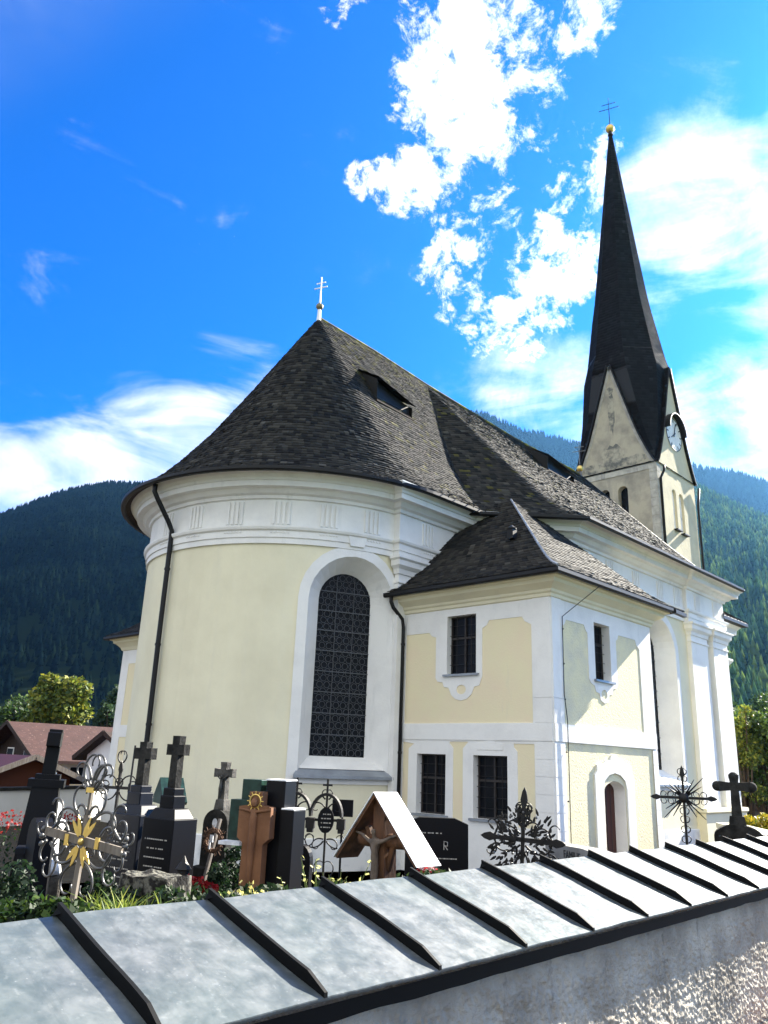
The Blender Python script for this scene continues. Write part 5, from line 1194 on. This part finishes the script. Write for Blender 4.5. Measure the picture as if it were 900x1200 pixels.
# 11 dark clipped conifers round it
def bush(px, D, top, r, label, cols=((.010, .024, .010), (.016, .034, .012)), n=2600, leaf_=.05, name='dwarf_conifer', cat='shrub'):
    x, y, _ = spot(px, D); h = zz_(px, top, D); t = thing(name, label, cat, (x, y, GZ), group='flowers and plants on the graves')
    m = MB(); m.tube([(x, y, GZ), (x, y, GZ+h*.7)], [.03, .01], 6); m.build('stem', 'bark', t)
    V, F, C = leaf_cloud([(x, y, GZ+h*k, r*(1.15-.5*k)) for k in (.2, .4, .6, .78)]+[(x, y, GZ+h-r*.45, r*.5)], n, leaf_, cols, RNG, 1.1); fast_mesh('foliage', V, F, LEAF, C, t); return t
bush(280, 8.6, 986, .24, 'dark dwarf conifer left of the brown carved cross'); bush(331, 8.3, 992, .20, 'dark dwarf conifer right of the brown carved cross')
bush(262, 8.2, 1012, .2, 'low dark evergreen in front of the arched gravestone'); bush(128, 8.0, 1020, .28, 'low dark evergreen left of the rough boulder block'); bush(30, 7.2, 1010, .3, 'dark evergreen at the foot of the leftmost gravestone')
# 12 small black stone
D = 9.4; t = lthing('round_gravestone', 'small black oval-topped gravestone with pale lettering below the iron crosses', 'gravestone', spot(355, D), R(118), 'gravestones'); h = zz_(355, 989, D)
P = [(-.12, 0), (.12, 0), (.13, h-.2)]+[(.13*math.cos(PI*i/12), h-.16+.16*math.sin(PI*i/12)) for i in range(13)]+[(-.13, h-.2)]; m = MB(); m.slab(P, [], lambda u, v, w_: (u, w_, v), -.05, .05, back=True); bevel(lb(t, m, 'slab', 'granite')); lines(t, .17, h-.55, h-.15, 7, .054, seed=5)
# 13 two iron crosses under small arches
def arch_cross(px, D, top, label, rz, dim=1.0):
    t = lthing('arched_iron_cross', label, 'grave cross', spot(px, D), rz, 'iron grave crosses'); H = zz_(px, top, D); zc = zz_(px, top+42, D); w = .18*dim
    m = MB(); m.beam((0, 0, 0), (0, 0, H), .024, .024); m.beam((-.06, 0, H-.07), (.06, 0, H-.07), .02, .024)
    A_ = [[(r_*math.cos(PI*i/18), yy, zc-.02+r_*1.35*math.sin(PI*i/18)) for i in range(19)] for r_, yy in ((w, -.07), (w+.025, -.07), (w+.025, .07), (w, .07), (w, -.07))]
    for a_, b_ in zip(A_, A_[1:]): m.add(a_+b_, [(i, i+1, 20+i, 19+i) for i in range(18)])
    for s in (-1, 1): m.box((s*(w+.01), 0, zc-.10), (.10, .10, .12)); m.box((s*(w+.01), 0, zc-.18), (.07, .07, .05))
    m.beam((-w, 0, zc-.06), (w, 0, zc-.06), .02, .03); lb(t, m, 'frame', 'iron')
    m = MB(); m.slab([(.10*math.cos(2*PI*i/16), zc-.06+.15*math.sin(2*PI*i/16)) for i in range(16)], [], lambda u, v, w_: (u, w_, v), -.015, .03, back=True); pq = lb(t, m, 'name_plate', 'granite')
    rg = random.Random(px); k = MB()
    for i in range(4): 
        x = -.055
        while x < .05: l = .01+.02*rg.random(); k.box((x, .032, zc-.14+i*.05), (l, .003, .012)); x += l+.01
    lb(pq, k, 'inscription', 'lettering')
    s_ = MB()
    for (p, a_, L, k0, k1) in [((.02, zc+.08), R(60), .30, -6, -34), ((.02, zc-.28), R(20), .30, -6, -34), ((.02, zc-.30), R(-60), .46, 5, 22), ((.02, zc-.75), R(30), .40, 3, 24), ((.02, zc-.75), R(-35), .34, -5, -28), ((.02, zc-1.05), R(-20), .3, -6, -28), ((.02, zc+.18), R(30), .2, 8, 44)]: sym(s_, p, a_, L, k0, k1, .010)
    lb(t, s_, 'scrollwork', 'iron', True); m = MB(); m.box((0, 0, .15), (.34, .26, .3)); lb(t, m, 'stone_foot', 'oldstone'); return t
arch_cross(346, 10.6, 911, 'black iron cross under a small arch, half hidden behind the black granite block', R(128)); arch_cross(382, 10.4, 913, 'black iron cross with an oval name plate under a small arch, before the apse window', R(128))
t = lthing('name_board', 'small black rectangular plate on a post beside the arched iron cross', 'plate', spot(401, 10.8), R(128)); z0 = zz_(401, 957, 10.8); z1 = zz_(401, 937, 10.8)
m = MB(); m.box((0, 0, (z0+z1)/2), (.27, .03, z1-z0)); m.tube([(0, 0, 0), (0, 0, z0)], .015, 6); lb(t, m, 'plate', 'granite')
# 14 roofed wooden crucifix
D = 5.9; t = lthing('roofed_crucifix', 'wooden wayside crucifix under a steep little white-topped gable roof, close behind the wall', 'crucifix', spot(458, D), R(84), tilt=(0, R(2.0))); za = zz_(450, 929, D); zx = zz_(457, 986, D)
m = MB(); m.box((0, 0, (za-.05)/2), (.12, .11, za-.05)); lb(t, m, 'post', 'wood')
m = MB(); m.tube([(-.27, .02, zx+.01), (-.1, .0, zx), (.12, 0, zx), (.22, .02, zx+.015)], [.055, .05, .05, .058], 10); lb(t, m, 'crossbar', 'wood', True)
HWs, DR = .43, .44
for s in (-1, 1):
    m = MB(); a_ = Vector((0, 0, za)); b_ = Vector((s*HWs, 0, za-DR)); nrm = Vector((s*DR, 0, HWs)).normalized()
    m.add([(a_.x, -.10, a_.z), (b_.x, -.10, b_.z), (b_.x, .10, b_.z), (a_.x, .10, a_.z)]+[(p[0]-nrm.x*.02, p[1], p[2]-nrm.z*.02) for p in [(a_.x, -.10, a_.z), (b_.x, -.10, b_.z), (b_.x, .10, b_.z), (a_.x, .10, a_.z)]], [(0, 1, 2, 3), (4, 7, 6, 5), (0, 4, 5, 1), (1, 5, 6, 2), (2, 6, 7, 3)]); lb(t, m, 'roof_board', 'wood')
    m = MB(); q = [(a_.x-s*.0, -.11, a_.z), (b_.x+s*.015, -.11, b_.z-.01), (b_.x+s*.015, .11, b_.z-.01), (a_.x, .11, a_.z)]; q2 = [(p[0]+nrm.x*.006, p[1], p[2]+nrm.z*.006) for p in q]
    m.add(q2+q, [(0, 1, 2, 3), (0, 4, 5, 1), (1, 5, 6, 2), (2, 6, 7, 3), (3, 7, 4, 0)]); m.add([(p[0]+nrm.x*.003, p[1], p[2]+nrm.z*.003) for p in q], [(0, 1, 2, 3)]); lb(t, m, 'roof_sheet', 'whitemetal')
m = MB(); m.tube([(-.16, .02, za-.23), (0, .0, zx-.28)], .024, 6); m.tube([(.16, .02, za-.23), (0, .0, zx-.28)], .028, 6); lb(t, m, 'brace', 'wood')
def figure(parent, name, verts, edges, radii, mat, root=0):
    me = bpy.data.meshes.new(name); me.from_pydata(verts, edges, []); me.materials.append(M[mat]); o = bpy.data.objects.new(name, me); COL.objects.link(o); o.parent = parent
    sk = o.modifiers.new('skin', 'SKIN'); sv = me.skin_vertices[0].data if len(me.skin_vertices) else None
    if sv is None:
        bpy.context.view_layer.objects.active = o; sv = me.skin_vertices[0].data
    for i, r_ in enumerate(radii): sv[i].radius = (r_, r_)
    sv[root].use_root = True; ss = o.modifiers.new('sub', 'SUBSURF'); ss.levels = 1; ss.render_levels = 2; return o
y0_ = .085; S_ = 1.25
V_ = [(0, 0, 0), (.0, .005, .09), (0, .0, .155), (0, .012, .185), (0, .022, .225), (.055, .0, .16), (.13, -.015, .19), (.21, -.02, .205), (-.055, 0, .16), (-.13, -.015, .19), (-.21, -.02, .205), (.022, .02, -.09), (.008, .0, -.20), (.006, .01, -.225), (-.022, .02, -.09), (-.008, .006, -.20), (-.004, .018, -.225)]
E_ = [(0, 1), (1, 2), (2, 3), (3, 4), (2, 5), (5, 6), (6, 7), (2, 8), (8, 9), (9, 10), (0, 11), (11, 12), (12, 13), (0, 14), (14, 15), (15, 16)]
R_ = [.027, .028, .026, .011, .022, .014, .010, .008, .014, .010, .008, .016, .010, .008, .016, .010, .008]
try: figure(t, 'corpus', [(v[0]*S_, y0_+v[1], zx-.20+v[2]*S_) for v in V_], E_, R_, 'corpus')
except Exception as ex:
    m = MB()
    for a_, b_ in E_: m.tube([(V_[a_][0]*S_, y0_+V_[a_][1], zx-.2+V_[a_][2]*S_), (V_[b_][0]*S_, y0_+V_[b_][1], zx-.2+V_[b_][2]*S_)], [R_[a_], R_[b_]], 8)
    lb(t, m, 'corpus', 'corpus', True)
# 15 wide black stone
D = 9.6; t = lthing('wide_gravestone', 'wide polished black gravestone with slightly arched top and pale lettering, right of the roofed crucifix', 'gravestone', spot(512, D), R(132), 'gravestones'); h = zz_(512, 958, D)
P = [(-.36, 0), (.36, 0), (.35, h-.06), (.2, h), (-.2, h), (-.35, h-.06)]; m = MB(); m.slab(P, [], lambda u, v, w_: (u, w_, v), -.07, .07, back=True); bevel(lb(t, m, 'slab', 'granite')); lines(t, .34, h-.16, h-.16, 1, .074, seed=9, x0=.08); lines(t, .42, h-.42, h-.42, 1, .074, seed=10, x0=-.05)
m = MB(); m.box((0, 0, .15), (.9, .35, .3)); lb(t, m, 'base', 'oldstone')
k = MB(); k.tube([(-.08, .075, h-.33), (-.08, .075, h-.24), (-.12, .075, h-.25), (-.12, .075, h-.29), (-.08, .075, h-.29)], .005, 4); k.tube([(-.12, .075, h-.33), (-.09, .075, h-.29)], .005, 4); lb(t, k, 'emblem', 'lettering')
# 16 leafy iron cross
t, H, zc = iron_cross_simple('leaf_cross', 'bushy black iron grave cross thick with leaves and buds below the annex windows', 600, 7.0, 924, 983, .265, R(118), 3); t.rotation_euler = (0, R(-3), R(118))
s_ = MB(); rg = random.Random(6)
for (p, a_, L, k0, k1) in [((.02, zc+.04), R(45), .34, -3, -26), ((.02, zc-.04), R(-45), .34, 3, 26), ((.02, zc+.10), R(60), .3, 3, 26), ((.02, zc-.10), R(-60), .3, -3, -26), ((.25, zc), R(140), .22, -6, -36), ((.25, zc), R(-140), .22, 6, 36), ((.02, zc-.3), R(-50), .34, 5, 26), ((.02, H-.28), R(50), .16, -8, -44), ((.02, H-.2), R(20), .12, 10, 50)]: sym(s_, p, a_, L, k0, k1, .009)
lb(t, s_, 'scrollwork', 'iron', True); g = MB()
for i in range(230):
    a_ = rg.random()*2*PI; r_ = .05+.2*rg.random()**.8; leaf(g, (r_*math.cos(a_), zc+r_*math.sin(a_)*1.05-.03), a_+rg.uniform(-.9, .9), (.035+.035*rg.random()), .022, y=rg.uniform(-.03, .04), t=.004)
for s in (-1, 1):
    for a_ in (30, 60, 90, 120, 150, -30, -60): leaf(g, (.02*math.cos(R(a_)), H-.2+.02*math.sin(R(a_))), R(a_), .07, .025, sx=s)
lb(t, g, 'iron_leaves', 'iron'); g = MB()
for i in range(26): a_ = rg.random()*2*PI; r_ = .08+.18*rg.random(); g.ball((r_*math.cos(a_), .03, zc+r_*math.sin(a_)), .011, 6)
lb(t, g, 'buds', 'ironlight'); m = MB(); m.box((0, 0, .2), (.4, .3, .4)); lb(t, m, 'stone_foot', 'oldstone')
# 17 family slab
D = 7.6; a_ = at(650, 987, D); b_ = at(738, 996, D*.86); t = lthing('family_slab', 'low grey stone slab lettered with the word FAMILIE, just behind the wall below the niche door', 'gravestone', ((a_.x+b_.x)/2, (a_.y+b_.y)/2, GZ), math.atan2(a_.y-b_.y, a_.x-b_.x), 'gravestones')
L_ = math.hypot(a_.x-b_.x, a_.y-b_.y); h = a_.z-GZ
m = MB(); m.slab([(-L_/2, 0), (L_/2, 0), (L_/2, h), (-.05, h+.015), (-L_/2, h-.02)], [], lambda u, v, w_: (u, w_, v), -.09, .09, back=True); bevel(lb(t, m, 'slab', pmat('grey slab stone', (.30, .29, .27), .9, .1, col2=(.22, .21, .20), nscale=6)))
text_mesh('inscription', 'FAMILIE', .085, 'darkletter', t, (L_*.10, .0925, h-.058), (R(90), 0, R(180)))
# 18 sun-ray iron cross
D = 11.5; t, H, zc = iron_cross_simple('ray_cross', 'black iron grave cross with pointed rays and small curls before the nave pilasters', 803, D, 899, 935, .33, R(120), 4)
s_ = MB()
for a_ in (45, 135, 225, 315):
    for da in (-13, 0, 13): L = .36 if da == 0 else .27; c_, n_ = math.cos(R(a_+da)), math.sin(R(a_+da)); s_.tube([(.04*c_, 0, zc+.04*n_), (L*c_, 0, zc+L*n_)], [.014, .004], 5)
s_.ball((0, .01, zc), .065, 10)
for (x_, z_, r_) in [(.1, .03, 1), (.19, .03, 1), (.28, .03, 1)]:
    sym(s_, (x_, zc+.02), R(70), .16, 20, 46, .008); sym(s_, (x_, zc-.02), R(-70), .16, -20, -46, .008)
for z_ in (.1, .19, .28, -.1, -.2, -.3, -.42, -.54, -.66, -.78): sym(s_, (.02, zc+z_), R(10), .17, 20, 44, .008)
sym(s_, (.02, .35), R(-20), .5, 8, 18, .012); sym(s_, (.02, .55), R(0), .4, -10, -26, .012)
lb(t, s_, 'scrollwork', 'iron', True); m = MB(); m.box((0, 0, .12), (.5, .4, .24)); lb(t, m, 'stone_foot', 'oldstone')
# 19 stone cross on a rounded stone
D = 12.0; t = lthing('stone_cross', 'dark weathered stone cross on a rounded grave stone at the right, beside the pilaster pedestal', 'gravestone', spot(864, D), R(112), 'gravestones'); z1 = zz_(864, 966, D); z2 = zz_(864, 908, D)
P = [(-.30, 0), (.30, 0), (.30, z1-.16)]+[(.30*math.cos(PI*i/12), z1-.16+.16*math.sin(PI*i/12)) for i in range(13)]+[(-.30, z1-.16)]; m = MB(); m.slab(P, [], lambda u, v, w_: (u, w_, v), -.14, .14, back=True); m.box((0, 0, z1+.03), (.22, .2, .14), taper=.8); lb(t, m, 'stone', 'oldstone')
m = cross_mb(z2-z1-.08, .38, .10, z1+.08, .72, .10, 1.3); bevel(lb(t, m, 'cross', 'oldstone'), .01)
m = MB()
for (x_, z_) in ((.21, z1+.08+(z2-z1-.08)*.72), (-.21, z1+.08+(z2-z1-.08)*.72), (0, z2-.03)): m.ball((x_, 0, z_), .065, 8)
lb(t, m, 'cross_lobes', 'oldstone', True)
# small stones between, low kerbs
for (px, D, w_, l_) in ((110, 9.6, 1.0, .8), (300, 9.8, 1.1, .9), (420, 9.6, 1.0, .9), (520, 9.0, 1.0, .9), (620, 9.0, 1.0, .8)):
    t = lthing('grave_kerb', {110: 'low stone grave kerb behind the silver iron cross', 300: 'low stone grave kerb behind the brown carved cross', 420: 'low stone grave kerb before the apse window', 520: 'low stone grave kerb before the wide black gravestone', 620: 'low stone grave kerb behind the leafy iron cross'}[px], 'grave kerb', spot(px, D), R(95), 'grave kerbs'); m = MB()
    m.box((0, l_/2, .08), (w_, .08, .16)); m.box((0, -l_/2, .08), (w_, .08, .16)); m.box((w_/2, 0, .08), (.08, l_-.08, .16)); m.box((-w_/2, 0, .08), (.08, l_-.08, .16)); lb(t, m, 'kerb', 'oldstone')

# ------------------------------------------------------------------ plants just behind the wall
def tuft(px, py, D, n, L, label, cols, w=.010, spread=.16, lean=.5):
    p = at(px, py, D); t = thing('grass_tuft', label, 'grass', (p.x, p.y, GZ), group='flowers and plants on the graves'); rg = random.Random(int(px)); V = []; C = []; F = []
    for i in range(n):
        a_ = rg.random()*6.28; l = L*(.5+.6*rg.random()); bx, by = p.x+rg.gauss(0, spread*.4), p.y+rg.gauss(0, spread*.4); c = np.array(cols[rg.randrange(len(cols))])*(.7+.6*rg.random()); le = lean*(.3+rg.random()); o = len(V)
        for k in range(5):
            s_ = k/4; x = bx+math.cos(a_)*l*le*s_**1.6; y = by+math.sin(a_)*l*le*s_**1.6; z = p.z-.12+l*(s_-.35*le*s_*s_); ww = w*(1-s_**2)*.5+.0005
            V += [(x-math.sin(a_)*ww, y+math.cos(a_)*ww, z), (x+math.sin(a_)*ww, y-math.cos(a_)*ww, z)]; C += [c, c]
        F += [(o+2*k, o+2*k+1, o+2*k+3, o+2*k+2) for k in range(4)]
    fast_mesh('blades', np.array(V), np.array(F), LEAF, np.array(C), t); return t
BR = [(.20, .24, .03), (.12, .17, .025), (.26, .28, .05), (.06, .10, .015)]
tuft(135, 1066, 4.6, 170, .26, 'bright yellow green grassy tuft behind the wall right of the silver cross', BR, .014, .30, .9)
tuft(112, 1070, 4.7, 60, .2, 'small green grass clump at the foot of the silver cross', BR[1:], .012, .2, .8)
def ivy(x0, x1, py, D, r, n, label, cols, name='ivy', leaf_=.045):
    cl = []
    for i in range(14): px = x0+(x1-x0)*i/13; p = at(px, py+6*math.sin(i*1.7), D+.5*math.sin(i*2.3)); cl.append((p.x, p.y, p.z-.05, r*(.7+.4*math.sin(i*3.1)**2)))
    V, F, C = leaf_cloud(cl, n, leaf_, cols, RNG, .7); o = fast_mesh(name, V, F, LEAF, C); tag(o, label, 'ground cover', kind='stuff'); return o
ivy(-40, 78, 1066, 4.8, .17, 5200, 'dark green ivy covering the graves at the lower left', [(.02, .045, .008), (.01, .022, .006), (.05, .085, .01), (.012, .028, .008)])
ivy(150, 460, 1050, 6.4, .22, 5200, 'low dark evergreen ground cover between the graves behind the wall', [(.012, .026, .010), (.02, .04, .012)], leaf_=.05)
ivy(460, 700, 1030, 7.4, .22, 3200, 'low dark ground cover before the annex wall', [(.012, .026, .010), (.03, .05, .015)], leaf_=.05)
def sprig(px, top, D, n, label, seed, col=(.62, .60, .22), h=.42, sp=.12):
    p = at(px, top, D); t = thing('flowering_sprig', label, 'flower', (p.x, p.y, GZ), group='flowers and plants on the graves'); rg = random.Random(seed); st = MB(); V = []; C = []
    for i in range(n):
        bx, by = p.x+rg.gauss(0, sp*.3), p.y+rg.gauss(0, sp*.3); tx, ty = bx+rg.gauss(0, sp), by+rg.gauss(0, sp); tz = p.z-h*.55*rg.random()
        st.tube([(bx, by, p.z-h*1.6), ((bx+tx)/2, (by+ty)/2, (p.z-h*1.4+tz)/2), (tx, ty, tz)], [.005, .004, .002], 4)
        for k in range(12):
            s_ = .35+.65*rg.random(); c = Vector((bx+(tx-bx)*s_+rg.gauss(0, .015), by+(ty-by)*s_+rg.gauss(0, .015), p.z-h*1.6+(tz-p.z+h*1.6)*s_)); bl = s_ > .75
            a_ = Vector((rg.gauss(0, 1), rg.gauss(0, 1), rg.gauss(0, 1))).normalized()*.013; b_ = Vector((rg.gauss(0, 1), rg.gauss(0, 1), rg.gauss(0, 1))).normalized()*.011
            V += [tuple(c-a_), tuple(c-b_), tuple(c+a_), tuple(c+b_)]; cc_ = col if bl else (.13, .2, .04); C += [cc_]*4
    st.build('stems', pmat('plant stems', (.13, .17, .05), .8, .2), t); fast_mesh('blossoms', np.array(V), np.arange(len(V)).reshape(-1, 4), LEAF, np.array(C), t); return t
sprig(383, 1004, 4.9, 20, 'pale yellow flowering sprigs standing above the wall near the arched iron cross', 1); sprig(403, 1026, 4.8, 7, 'short pale flower sprig right of the taller sprigs', 2, h=.2, sp=.06); sprig(300, 1030, 5.0, 12, 'small yellow flowers at the foot of the brown carved cross', 3, (.7, .62, .2), .2, .09)

# ------------------------------------------------------------------ air
hz = MB(); hz.box((900, 900, 440), (5200, 5200, 920))
HM = bpy.data.materials.new('haze'); HM.use_nodes = True; T = NT(HM.node_tree)
vp = T.n('ShaderNodeVolumePrincipled'); vp.inputs['Color'].default_value = (.18, .50, 1.0, 1); vp.inputs['Density'].default_value = .00004; vp.inputs['Anisotropy'].default_value = .60
o_ = T.n('ShaderNodeOutputMaterial'); T.t.links.new(vp.outputs[0], o_.inputs['Volume'])
ho_ = hz.build('haze', HM); tag(ho_, kind='stuff')
